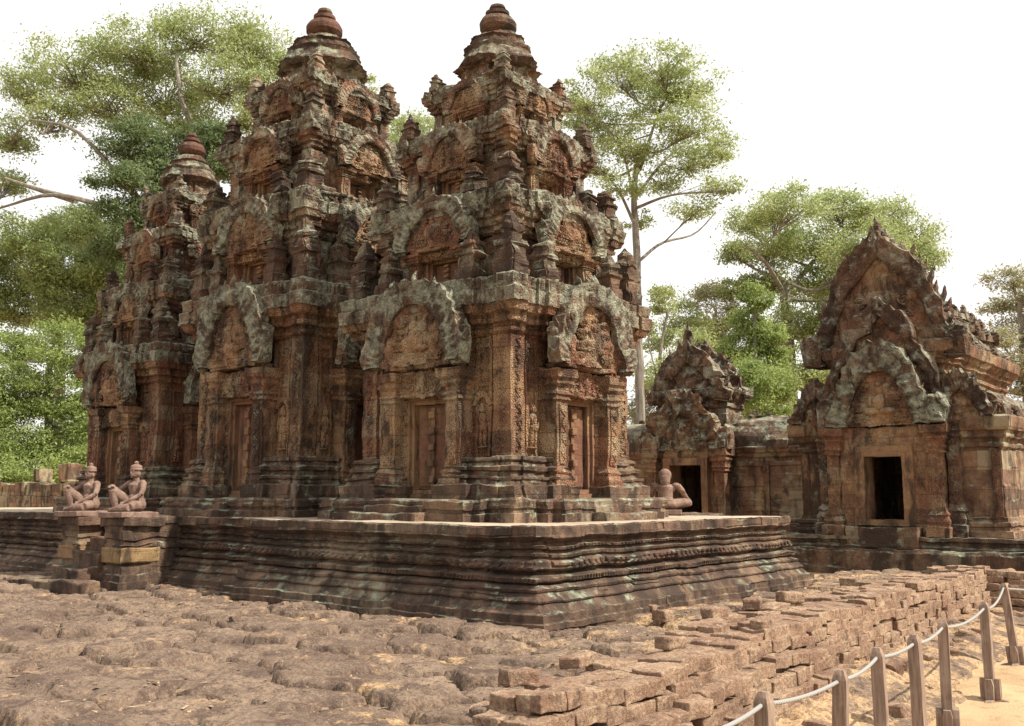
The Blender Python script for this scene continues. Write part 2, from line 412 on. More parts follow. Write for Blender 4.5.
# ------------------------------------------------------------------ ground
def sheet(name, xs, ys, fz, mat, kind='structure'):
    X, Y = np.meshgrid(xs, ys); P = np.column_stack([X.ravel(), Y.ravel(), np.zeros(X.size)]); P[:, 2] = fz(P)
    G = P.reshape(len(ys), len(xs), 3); b = MB(); b.grid(G); o = b.build(name, mat, smooth=True); o['kind'] = kind; return o
def spaced(a, b, near0, near1, fine, coarse): 
    return np.unique(np.concatenate([np.linspace(a, near0, coarse), np.arange(near0, near1, fine), np.linspace(near1, b, coarse)]))
def wall_x(y): return np.interp(y, [-8, -3.4, -2.1, -.3, 1, 2.8, 5, 9, 11], [2.86, 2.76, 2.72, 2.45, 2.42, 2.2, 2.08, 2.0, 1.95])     # right edge of the ruined wall's top course
def wall_l(y): return np.interp(y, [-8, -3.2, -2.2, -.7, .3, 2.4, 5, 11], [2.45, 2.3, 2.08, 1.66, 1.5, 1.25, 1.1, 1.05])
LOW = -.66
def fz_low(P):
    d = P[:, 0] - (wall_x(P[:, 1]) + .35)
    z = LOW + .05 * fbm(P, .5, 3) + .02 * fbm(P, 3., 5)
    near = np.clip(1 - d / .75, 0, 1); z = z + near * (.13 + .05 * fbm(P, 2.2, 8))     # rubble slope at the wall's foot
    far = np.hypot(P[:, 0], P[:, 1]) > 60
    return np.where(far, LOW - .02, z)
def quarry(P, sx=.95, sy=.62, seed=5):      # worn, half sunk blocks
    Q = P + .1 * vvec(P, 1.3, seed) + .03 * vvec(P, 6., seed + 3)
    row = np.floor(Q[:, 1] / sy); u = Q[:, 0] / sx; v = Q[:, 1] / sy
    iu, iv = np.floor(u), np.floor(v); f1 = np.full(len(P), 9.); f2 = np.full(len(P), 9.); cid = np.zeros(len(P))
    for a in (-1, 0, 1):
        for b in (-1, 0, 1):
            cu, cv = iu + a, iv + b
            jx = cu + .5 + .36 * (_h(cu, cv, cu * 0, seed) - .5) * 2 + .5 * (np.mod(cv, 2) - .5); jy = cv + .5 + .28 * (_h(cu, cv, cu * 0, seed + 1) - .5) * 2
            dd = np.hypot(u - jx, (v - jy)); r = _h(cu, cv, cu * 0, seed + 2)
            c = dd < f1; f2 = np.where(c, f1, np.minimum(f2, dd)); cid = np.where(c, r, cid); f1 = np.where(c, dd, f1)
    e = f2 - f1
    e = e + .05 * fbm(P, 8., seed + 21, 3)
    dome = np.clip((e - .025) / .075, 0, 1); dome = dome * (2 - dome); crown = np.clip(e / .5, 0, 1)
    tilt = (_h(np.floor(cid * 1e6), cid * 0, cid * 0, 3) - .5) * .07 * (u - np.floor(u) - .5) + (_h(np.floor(cid * 1e6), cid * 0, cid * 0, 8) - .5) * .07 * (v - np.floor(v) - .5)
    z = (cid - .5) * .115 + dome * .18 + crown * .025 - .15 + tilt * dome
    z = z + (.016 * fbm(P, 2.4, seed + 7, 3) + .011 * fbm(P, 12., seed + 9, 2) - .045 * np.clip(vnoise(P, 8., seed + 12) - .35, 0, 1) - .05 * np.clip(vnoise(P, 2.1, seed + 14) - .45, 0, 1)) * (.2 + .8 * dome)
    sand = -.14 + .105 * fbm(P, .7, seed + 4, 3)
    return np.maximum(z, sand + .006 * fbm(P, 14., 2, 2))
def fz_court(P): return -.16 + .0 * P[:, 0]
ground = sheet('ground', spaced(-900, 900, 1., 9., .06, 14), spaced(-900, 900, -9., 12., .06, 14), fz_low, M['soil'])
def court():
    b = MB()
    b.add([(-120, -40, -.16), (2.5, -40, -.16), (2.5, -8, -.16), (2.1, -1, -.16), (1.7, 5, -.16), (1.6, 10.95, -.16), (-120, 10.95, -.16)], [tuple(range(7))])
    b.add([(-120, 10.95, -.16), (60, 10.95, -.16), (60, 120, -.16), (-120, 120, -.16)], [(0, 1, 2, 3)])
    b.add([(1.6, 10.95, -.16), (1.6, 10.95, -.9), (60, 10.95, -.9), (60, 10.95, -.16)], [(0, 1, 2, 3)])
    o = b.build('temple_court_ground', M['soil']); structure(o)
court()
def fz_pave(P):
    z = quarry(P) - .03; edge = P[:, 0] > wall_x(P[:, 1]) - .3
    return np.where(edge, -.9, z)
sheet('laterite_pavement', np.arange(-17, 2.75, .027), np.arange(-7.2, 1.1, .027), fz_pave, M['laterite'])
sheet('rubble_slope', np.arange(2.0, 4.4, .035), np.arange(-7.6, 11, .035), lambda P: np.where((P[:, 0] - wall_x(P[:, 1]) < 1.15 + .25 * fbm(P, .8, 4)), fz_low(P) + .03 + .35 * np.maximum(quarry(P, .3, .22, 9), -.05), LOW - .2), M['rubble'])
sheet('laterite_pavement_strip', np.arange(-.6, 2.62, .035), np.arange(1.07, 12.4, .035), lambda P: fz_pave(P) * .75 - .03, M['strip'])

def litter():
    rs = np.random.RandomState(8); n = 9000; P = np.column_stack([rs.uniform(-13, 2.3, n), rs.uniform(-7, .2, n), np.zeros(n)])
    P2 = np.column_stack([rs.uniform(0, 1.6, 2500), rs.uniform(0, 10.5, 2500), np.zeros(2500)]); P = np.vstack([P, P2]); P = P[fbm(P, .6, 3) + .5 * rs.randn(len(P)) > .15]
    P[:, 2] = np.where(P[:, 1] < .9, fz_pave(P), fz_pave(P) * .75 - .03) + .006; n = len(P); sz = .006 + .013 * rs.rand(n) ** 3; leaf = rs.rand(n) < .25
    V, F = [], []
    D = rs.randn(n, 4, 3) * [1, 1, .45]; D[leaf] *= [1.5, 1.5, .12]
    V = (P[:, None] + D * sz[:, None, None] * np.where(leaf, 1.6, 1.)[:, None, None]).reshape(-1, 3); i = np.arange(n) * 4
    F = np.concatenate([np.stack([i, i + 1, i + 2], 1), np.stack([i, i + 2, i + 3], 1), np.stack([i, i + 3, i + 1], 1), np.stack([i + 1, i + 3, i + 2], 1)]).tolist()
    o = MB().add(V, F).build('leaf_litter', M['litter']); o['kind'] = 'stuff'
litter()

# ------------------------------------------------------------------ platform
PT = 1.13
PLAT_PROF = [(-.12, .30), (.07, .30), (.085, .265), (.165, .265), (.175, .25), (.185, .20), (.27, .12), (.28, .145), (.30, .15), (.385, .05), (.39, .075), (.42, .085), (.45, .02), (.46, -.0),
             (.47, -.05), (.49, .03), (.54, .045), (.56, -.03), (.575, -.10), (.60, -.12), (.615, -.03), (.64, .0), (.705, .005), (.725, -.02), (.74, -.09), (.76, -.09), (.77, -.05), (.80, -.04), (.815, -.11),
             (.845, -.13), (.86, -.06), (.885, -.05), (.90, -.10), (.93, -.11), (.965, -.05), (.99, .0), (1.0, .005), (1.005, .0), (1.11, .0), (1.13, -.02)]
def sweep_sg(keys, sg, prof, step, zstep):
    K = np.array(keys, float); G_ = np.array(sg, float); b = MB(); n = len(K)
    seg = np.linalg.norm(np.roll(K, -1, 0) - K, axis=1); ns = np.maximum(1, np.ceil(seg / step)).astype(int)
    rows = []; pz = [prof[0]]
    for (z0, a0), (z1, a1) in zip(prof[:-1], prof[1:]):
        m = max(1, int(math.ceil(max(abs(z1 - z0), abs(a1 - a0)) / zstep)))
        for i in range(1, m + 1): pz.append((z0 + (z1 - z0) * i / m, a0 + (a1 - a0) * i / m))
    for z, o in pz:
        V = K + G_ * o; Nx = np.roll(V, -1, 0)
        p = np.concatenate([V[i] + (Nx[i] - V[i]) * (np.arange(ns[i]) / ns[i])[:, None] for i in range(n)])
        rows.append(np.column_stack([p, np.full(len(p), z)]))
    b.grid(np.array(rows), True); return b
pk = [(-.25, .25), (-.25, 7.3), (-22, 7.3), (-22, .8), (-10.3, .8), (-10.3, .55), (-5.6, .55), (-5.6, .25)]
ps = [(1, -1), (1, 1), (-1, 1), (-1, -1), (-1, -1), (-1, -1), (-1, -1), (-1, -1)]
plat = thing('temple_platform', 'long low moulded sandstone platform carrying the three towers', 'platform', (0, 0, 0))
pb = sweep_sg(pk, ps, PLAT_PROF, .03, .022)
def beads(V):
    u = np.where(V[:, 1] < .9, V[:, 0], V[:, 1]); V = V.copy()
    for z0, z1, per, amp in ((.64, .715, .13, .035), (.49, .55, .062, .025), (.86, .89, .08, .022)):
        k = (V[:, 2] > z0) & (V[:, 2] < z1); a = amp * (np.abs(np.sin(math.pi * u / per)) - .6) * k
        V[:, 0] += a; V[:, 1] -= a
    cr = (V[:, 2] > .99); e = np.clip(fbm(V, 1.7, 5) - .25, 0, 1) * .06 * cr
    V[:, 0] -= e; V[:, 1] += e; V[:, 2] -= np.clip(fbm(V, 1.1, 9) - .3, 0, 1) * .05 * (V[:, 2] > 1.1)
    return V
pb.map(beads).build('moulded_wall', M['plat'], plat, er=.012, seed=3, blk=.02)
fb = MB(); 
for x0, y0, x1, y1 in ((-5.62, .27, -.27, 7.28), (-10.28, .57, -5.62, 7.28), (-21.98, .82, -10.28, 7.28)):
    nx, ny = int((x1 - x0) / .1), int((y1 - y0) / .1)
    X, Y = np.meshgrid(np.linspace(x0, x1, nx), np.linspace(y0, y1, ny)); Pz = np.column_stack([X.ravel(), Y.ravel(), X.ravel() * 0])
    Pz[:, 2] = 1.122 + .012 * fbm(Pz, 1.2, 6) + .008 * (_h(np.floor(Pz[:, 0] / .9), np.floor(Pz[:, 1] / .6), Pz[:, 0].astype(int) * 0, 4) - .5)
    fb.grid(Pz.reshape(ny, nx, 3))
fb.build('paving', M['floor'], plat)

# stair with two pedestals in front of the middle tower
stair = thing('stone_stair', 'worn flight of steps between the two statue pedestals of the platform', 'stairs', (-9.0, -.2, 0))
for sx in (-.72, .72):
    p = MB(); prof = [(-.1, .2), (.12, .2), (.13, .14), (.22, .13), (.24, .08), (.34, .06), (.35, .02), (.62, .02), (.64, .06), (.7, .06), (.72, 0), (.78, 0), (.8, .05), (1.0, .07), (1.01, .1), (1.1, .1), (1.13, .08)]
    p.sweep([(.24, -.1), (.24, .9), (-.24, .9), (-.24, -.1)], [(a_, b_ * .6) for a_, b_ in prof], .05, .04, c=(sx, -.1, 0))
    p.build('pedestal', M['plat'], stair, er=.025, seed=12, blk=.02, off=(-8, 0, 0))
    k = MB().sweep([(.275, -.135), (.275, .5), (-.275, .5), (-.275, -.135)], [(.41, .01), (.43, .025), (.63, .025), (.65, .01)], .05, .04, c=(sx, -.1, 0)); k.build('patched_block', M['ochre' if sx > 0 else 'frame'], stair, er=.015, seed=4, off=(sx * 3, 0, 0))
    MB().box((sx, .1, 1.06), (.74, .72, .14), step=.06, bev=.015).build('pedestal_slab', M['plat'], stair, er=.02, seed=6)
for i, (y, z) in enumerate(((-.72, .12), (-.42, .34), (-.12, .56), (.18, .78), (.45, .98))):
    wd = 1.6 if i == 0 else .82
    MB().box((-.18 if i == 0 else 0, y, z - .3), (wd, .42, .6), step=.06, bev=.02).build('step', M['plat'], stair, er=.03, seed=20 + i)
MB().box((.6, -.78, .03), (1.1, .3, .26), step=.06, bev=.03).build('step', M['plat'], stair, er=.03, seed=29)

# ------------------------------------------------------------------ temple pieces
def catmull(P, n):
    P = np.array(P, float); Q = np.vstack([2 * P[0] - P[1], P, 2 * P[-1] - P[-2]]); t = np.linspace(0, len(P) - 1, n); i = np.minimum(t.astype(int), len(P) - 2); f = (t - i)[:, None]
    a, b, c, d = Q[i], Q[i + 1], Q[i + 2], Q[i + 3]
    return .5 * (2 * b + (c - a) * f + (2 * a - 5 * b + 4 * c - d) * f ** 2 + (3 * b - a - 3 * c + d) * f ** 3)
LOBED = [(0, 1), (.09, .945), (.2, .88), (.34, .845), (.47, .76), (.56, .62), (.67, .55), (.78, .44), (.83, .3), (.9, .2), (1.02, .13), (1.0, 0)]
STEEP = [(0, 1), (.1, .93), (.22, .82), (.34, .7), (.46, .6), (.57, .48), (.68, .38), (.79, .28), (.88, .19), (.97, .12), (1.02, .05), (1.0, 0)]
ROUND = [(0, 1), (.16, .985), (.32, .94), (.48, .86), (.62, .74), (.74, .6), (.83, .46), (.9, .33), (.96, .22), (1.03, .14), (1.05, .06), (1.0, 0)]
FULL = [(0, 1), (.07, .955), (.2, .89), (.36, .81), (.52, .715), (.66, .6), (.77, .475), (.86, .34), (.92, .22), (1.03, .13), (1.05, .05), (1.0, 0)]
SLAB = [(0, 1), (.22, .995), (.42, .96), (.6, .9), (.75, .8), (.87, .66), (.94, .5), (.98, .34), (1.05, .22), (1.06, .1), (1.0, 0)]
def pediment(wd, h, t, shape=LOBED, sb=.66, teeth=20, spike=.05, seed=0, n=110, back=False, relief=.06, inner=None):
    half = catmull(shape, n // 2); o = np.vstack([half[::-1] * [-1, 1], half[1:]]) * [wd, h]; n = len(o); oi = o
    if inner is not None: hi = catmull(inner, (n + 1) // 2); oi = np.vstack([hi[::-1] * [-1, 1], hi[1:]]) * [wd, h]
    tt = np.linspace(0, 1, n); tri = np.abs(((tt * teeth) % 1) - .5) * 2; tri = 1 - tri
    def row(s, y, sp=0):
        g = min(1., max(0., (s - sb) / (1 - sb))); q = oi * (1 - g) + o * g
        return np.column_stack([q[:, 0] * s * (1 + sp * tri * .6), y, q[:, 1] * s * (1 + sp * tri)])
    one = np.ones(n); B = MB(); rows = [row(sb, -t * .3 * one), row(sb, -t * .72 * one)]
    for q in np.linspace(0, 1, 9):
        s = sb + (1 - sb) * q; y = -t * (.84 + .16 * abs(math.sin(math.pi * q * 1.5)) ** .6)
        orn = .06 * t * np.cos(tt * teeth * 2 * math.pi) * math.sin(math.pi * q)
        rows.append(row(s, y * one - orn, spike * max(0, (q - .6) / .4)))
    rows += [row(1, -t * .45 * one, spike), row(1, 0 * one, spike * .8)]
    if back: rows.append(row(.01, 0 * one))
    B.grid(np.array(rows))
    T = MB(); rows = []
    for q in np.linspace(0.02, 1, 26):
        s = sb * 1.01 * q; r = row(s, 0 * one)
        d = relief * (np.clip(fbm(r + seed * 3.3, 5.5, seed, 2), -.6, 1)) + relief * 1.3 * np.exp(-((r[:, 0] / (wd * .2)) ** 2 + ((r[:, 2] - h * .28) / (h * .22)) ** 2) ** 2)
        r[:, 1] = -t * .4 - d; rows.append(r)
    T.grid(np.array(rows)); return B, T
def ring(b, c, r, tr, y=0., turns=1.):
    a = np.linspace(0, 2 * math.pi * turns, int(10 * turns) + 1); q = np.linspace(1, .35 if turns > 1 else 1, len(a))
    return b.tube(np.column_stack([c[0] + r * q * np.cos(a), np.full(len(a), y), c[1] + r * q * np.sin(a)]), tr, 4, cap=False)
def carved_scene(wd, h, y, seed):       # a seated figure among foliage scrolls
    rnd = random.Random(seed); b = MB(); k = h
    for c, r in (((0, .47), (.06, .08)), ((0, .56), (.035, .04)), ((0, .32), (.085, .12)), ((-.1, .2), (.12, .05)), ((.1, .2), (.12, .05)), ((.11, .34), (.03, .1)), ((-.11, .34), (.03, .1))):
        b.ell((c[0] * k, y, c[1] * k), (r[0] * k, .05 * k + .02, r[1] * k), 8, 6)
    for row, z in enumerate((.10, .24, .38, .52)):
        half = wd * .58 * (1 - z * .85)
        n = int(half / (.085 * k + .015))
        for i in range(n):
            x = .2 * k + (half - .2 * k) * (i + .5) / max(1, n)
            for sx in (-1, 1): ring(b, (sx * x, z * k), (.05 + .012 * rnd.random()) * k, .013 * k + .004, y + .01, 1.7)
    return b
def crest(b, wd, h, t, shape, count, size, seed, y=None, skip=.12):      # upright flame leaves along a gable's edge
    rnd = random.Random(seed); half = catmull(shape, 60); o = np.vstack([half[::-1] * [-1, 1], half[1:]]) * [wd, h]
    seg = np.concatenate([[0], np.cumsum(np.linalg.norm(np.diff(o, axis=0), axis=1))]); L = seg[-1]
    for i in range(count):
        u = (i + .5) / count * L; k = np.searchsorted(seg, u) - 1; p = o[k] + (o[k + 1] - o[k]) * ((u - seg[k]) / (seg[k + 1] - seg[k] + 1e-9))
        if rnd.random() < skip: continue
        mid = 1 - abs(i - (count - 1) / 2) / (count / 2); s = size * (rnd.uniform(.75, 1.2)) * (1 + .5 * (mid > .96))
        lean = .55 * (p[0] / wd) + rnd.uniform(-.12, .12); y0 = -t * .75 if y is None else y; d = t * .6
        rings = [(-.35, .8), (0, 1.), (.3, .95), (.6, .62), (.85, .3), (1.05, .06)]; rows = []
        for q, wq in rings:
            a = np.arange(6) * math.pi / 3; rows.append(np.column_stack([p[0] + lean * s * q + .3 * s * wq * np.cos(a), y0 + d / 2 + .5 * d * wq * np.sin(a) * .9, p[1] + s * q + 0 * a]))
        b.grid(np.array(rows), True)
    return b
def naga_end(s, h, t, sx):
    a = np.linspace(math.pi, 0, 14); out = [(-.42, 0)] + [(.5 * math.cos(q) * (1 + .07 * math.cos(q * 9)), .62 + .42 * math.sin(q) * (1 + .1 * math.cos(q * 9))) for q in a] + [(.42, 0)]
    P = np.array(out) * [s, h]; n = len(P); c = np.array([0, h * .35]); rows = []
    for q, y in ((.05, -1.), (.35, -1.05), (.6, -.9), (.8, -1.), (.97, -.85), (1, -.5), (1, 0)):
        p = c + (P - c) * q; rows.append(np.column_stack([p[:, 0], np.full(n, y * t), p[:, 1]]))
    b = MB(); b.grid(np.array(rows), True); return b
def rectk(hx, hy): return [(hx, -hy), (hx, hy), (-hx, hy), (-hx, -hy)]
def pilaster(x, y, z0, z1, hw, hd, k=1.):
    H = z1 - z0; e = .07 * k
    prof = [(z0, e * 1.6), (z0 + .09 * H, e * 1.6), (z0 + .1 * H, e), (z0 + .14 * H, e * 1.25), (z0 + .18 * H, e * .6), (z0 + .2 * H, e * .9), (z0 + .23 * H, e * .2), (z0 + .25 * H, 0), (z0 + .74 * H, 0), (z0 + .755 * H, e * .7), (z0 + .78 * H, e * .3), (z0 + .8 * H, e * .9),
            (z0 + .83 * H, e * .4), (z0 + .85 * H, e * .5), (z0 + .88 * H, e * 1.3), (z0 + .91 * H, e * 1.1), (z0 + .93 * H, e * 1.9), (z1 - .005, e * 2.), (z1, e * 1.8)]
    b = MB().sweep(rectk(hw, hd), prof, .05, .045, c=(x, y, 0))
    b.box((x, y - hd - .006, z0 + .49 * H), (hw * 1.15, .03, .46 * H), step=.06)
    zz = np.linspace(z0 + .27 * H, z0 + .71 * H, max(12, int(.44 * H / .022))); b.tube(np.column_stack([x + hw * .36 * np.sin(zz * 2 * math.pi / (hw * 1.5)), np.full(len(zz), y - hd - .024), zz]), hw * .085 + .002, 4)
    for q in np.arange(z0 + .28 * H, z0 + .7 * H, hw * .75): ring(b, (x + hw * .16 * (1 if int(q / (hw * .75)) % 2 else -1), q), hw * .2, hw * .06 + .001, y - hd - .024)
    return b
def colonnette(x, y, z0, z1, r):
    H = z1 - z0; prof = [(z0, r * 1.3), (z0 + .08 * H, r * 1.3)]
    for k in range(7):
        a = z0 + H * (.1 + .115 * k); prof += [(a, r * .8), (a + .055 * H, r * .85), (a + .062 * H, r * 1.15), (a + .085 * H, r * 1.2), (a + .095 * H, r * .8)]
    prof += [(z1 - .05 * H, r * 1.2), (z1, r * 1.3)]
    return MB().lathe(prof, (x, y, 0), 10, .06)
def false_door(parent, p, a, z0, z1, x=0, k=1.):
    hw = p * .44; H = z1 - z0
    d = MB()
    for sx in (-1, 1): d.box((x + sx * hw * .47, -a + .012, (z0 + z1) / 2), (hw * .78, .05, H * .93), step=.08)
    d.box((x, -a + .05, (z0 + z1) / 2), (hw * 2.1, .06, H), step=.1)
    do = d.build('false_door', M['door'], parent, er=.008, seed=2)
    bs = MB(); bs.box((x, -a - .015, (z0 + z1) / 2), (hw * .22, .06, H * .93), step=.05)
    for i in range(5): bs.box((x, -a - .045, z0 + H * (.12 + .19 * i)), (hw * .34, .09, H * .085), step=.04, bev=.012)
    bs.build('bolt_strip', M['frame'], do, er=.006, seed=6)
    fr = MB()
    for w1, w2, y in ((hw * 1.02, hw * 1.2, -.02), (hw * 1.2, hw * 1.38, -.07)):
        for sx in (-1, 1): fr.box((x + sx * (w1 + w2) / 2, -a + y / 2, (z0 + z1) / 2 + (w1 - hw) / 2), (w2 - w1, .1 - y, H + (w1 - hw)), step=.06)
        fr.box((x, -a + y / 2 - .002, z1 + (w1 + w2) / 2 - hw), (2 * w2 - .004, .1 - y, w2 - w1), step=.06)
        fr.box((x, -a + y / 2 - .003, z0 - (w1 + w2) / 2 + hw + .0), (2 * w2 - .006, .1 - y, (w2 - w1)), step=.06)
    fr.build('door_frame', M['frame'], do, er=.006, seed=3)
    return do
def side_parts(t, p, a, zb, zl, zp, zt, sd, wide=1.36, dz0=.12, first=False, off=(0, 0, 0), pm='lichen'):
    """one face of a storey: pilasters, door, lintel, pediment; faces -Y at distance a"""
    made = []; hw = p * .17; rec = p * .42
    for sx in (-1, 1):
        made.append(pilaster(sx * (p - hw), -a + p * .22, zb, zl, hw, p * .22, p).build('pilaster', M['carved'], t, er=.02, seed=sd + 3 * sx, off=off))
        made.append(colonnette(sx * p * .66, -a + rec * .72, zb + dz0 * .6, zb + (zl - zb) * .78, p * .085).build('colonnette', M['carved'], t, er=.008, seed=sd, off=off))
        ne = naga_end(p * .36, (zt - zp) * .46, p * .2, sx).move((sx * p * 1.12, -a + p * .0, zp - .02)); made.append(ne.build('naga_end', M[pm], t, er=.05, seed=sd + 7 * sx, base=4., off=off))
    made.append(false_door(t, p, a - rec, zb + dz0, zb + (zl - zb) * .74))
    L = MB().box((0, -a + rec * .55, (zb + (zl - zb) * .78 + zl) / 2 + .01), (p * 1.5, p * .34, (zl - zb) * .21), step=.04, bev=.02)
    
    zl_ = (zb + (zl - zb) * .78 + zl) / 2 + .01; hl = (zl - zb) * .21; yl = -a + rec * .55 - p * .17 - .006
    for q in np.linspace(-.6, .6, 9): ring(L, (q * p, zl_ - hl * .1 + hl * .1 * math.cos(q * 9)), hl * .26, .012 * p + .004, yl, 1.6)
    L.tube([(q * p, yl, zl_ + hl * .32 - hl * .14 * abs(math.sin(q * 5))) for q in np.linspace(-.68, .68, 24)], .02 * p + .003, 4); L.ell((0, yl, zl_ + hl * .05), (.09 * p, .05, hl * .36), 8, 6)
    made.append(L.build('lintel', M['relief'], t, er=.03, seed=sd + 2, base=7., off=off))
    ar = MB().box((0, -a + rec * .3, zp - .015), (p * 1.66, rec * 1.2, .07), step=.06, bev=.015); made.append(ar.build('architrave', M['carved'], t, er=.02, seed=sd, off=off))
    B, T = pediment(p * wide, zt - zp, p * .26, SLAB if sd % 3 else ROUND, .74, 22, .03, sd, relief=.08 * p, inner=ROUND)
    crest(B, p * wide, zt - zp, p * .3, SLAB if sd % 3 else ROUND, 17, .15 * p, sd, skip=.15)
    T.join(carved_scene(p * wide, zt - zp, -p * .26 * .4 - .02, sd))
    B.move((0, -a - p * .03, zp)); T.move((0, -a - p * .03, zp))
    po = B.build('pediment', M[pm], t, er=.022 * p + .008, seed=sd + 5, base=4.5, off=off, blk=.02); T.build('tympanum', M['relief'], po, er=.012, seed=sd + 6, base=9, off=off)
    made.append(po); return made
def antefix_mb(h, r):
    prof = [(0, .98), (.2, .95), (.22, .82), (.42, .8), (.45, 1.0), (.52, .98), (.55, .72), (.68, .66), (.71, .8), (.76, .76), (.79, .5), (.87, .44), (.92, .3), (1., .05)]
    b = MB(); k = r * .3
    b.sweep([(k, -k * .6), (k, k * .6), (k * .6, k * .6), (k * .6, k), (-k * .6, k), (-k * .6, k * .6), (-k, k * .6), (-k, -k * .6), (-k * .6, -k * .6), (-k * .6, -k), (k * .6, -k), (k * .6, -k * .6)],
            [(z * h, q * r - k * .95) for z, q in prof], .06, .05); return b
def redent(wd, a, p, cs=.06):
    w2 = wd + (a - wd) * .45; q = [(a, 0), (a, p), (w2, p), (w2, p + .14), (wd, p + .14), (wd, .82 * wd), (wd + cs, .82 * wd), (wd + cs, wd + cs)]
    if p + .16 > .7 * wd: q = [(a, 0), (a, p), (w2, p), (w2, wd * .86), (wd + cs, wd * .86), (wd + cs, wd + cs)]
    Q = q + [(y, x) for x, y in q[:-1][::-1]]
    Q = Q[:-1]; out = []
    for k in range(4):
        c, s_ = [(1, 0), (0, 1), (-1, 0), (0, -1)][k]; out += [(c * x - s_ * y, s_ * x + c * y) for x, y in Q]
    return out
def notched(wd, a, p, an, pn, cs=.04):      # base plan left open in front of each door
    w2 = wd + (a - wd) * .45
    q = [((an, -pn), (1, 1)), ((an, pn), (1, -1)), ((a, pn), (1, -1)), ((a, p), (1, 1)), ((w2, p), (1, 1)), ((w2, wd * .88), (1, 1)), ((wd + cs, wd * .88), (1, 1)), ((wd + cs, wd + cs), (1, 1)), ((wd * .88, wd + cs), (1, 1)), ((wd * .88, w2), (1, 1)), ((p, w2), (1, 1)), ((p, a), (1, 1)), ((pn, a), (-1, 1))]
    K, G = [], []
    for k in range(4):
        c, s_ = [(1, 0), (0, 1), (-1, 0), (0, -1)][k]
        for (x, y), (u, v) in q: K.append((c * x - s_ * y, s_ * x + c * y)); G.append((c * u - s_ * v, s_ * u + c * v))
    # each face opens at (a,-pn): add it before (an,-pn)
    K2, G2 = [], []
    for i, (k_, g_) in enumerate(zip(K, G)):
        if i % 13 == 0:
            c, s_ = [(1, 0), (0, 1), (-1, 0), (0, -1)][i // 13]
            for (x, y), (u, v) in (((a, -p), (1, -1)), ((a, -pn), (1, 1))): K2.append((c * x - s_ * y, s_ * x + c * y)); G2.append((c * u - s_ * v, s_ * u + c * v))
        K2.append(k_); G2.append(g_)
    out = []
    for k_, g_ in zip(K2, G2):
        if not out or abs(out[-1][0][0] - k_[0]) + abs(out[-1][0][1] - k_[1]) > 1e-6: out.append((k_, g_))
    return [o[0] for o in out], [o[1] for o in out]
def figure_relief(h):
    b = MB(); b.box((0, .02, h * .5), (h * .42, .05, h * 1.05), step=.05)
    for c, r in (((0, -.03, .9), (.075, .06, .09)), ((0, -.02, .99), (.05, .05, .08)), ((0, -.03, .68), (.12, .06, .16)), ((.02, -.03, .5), (.12, .07, .12)), ((-.05, -.02, .26), (.055, .055, .25)), ((.06, -.02, .26), (.055, .055, .25)), ((.17, -.02, .62), (.035, .04, .2)), ((-.17, -.02, .62), (.035, .04, .2)), ((0, -.03, .03), (.16, .06, .03))):
        b.ell(np.array(c) * [h, 1, h], np.array(r) * [h, 1, h], 10, 6)
    return b

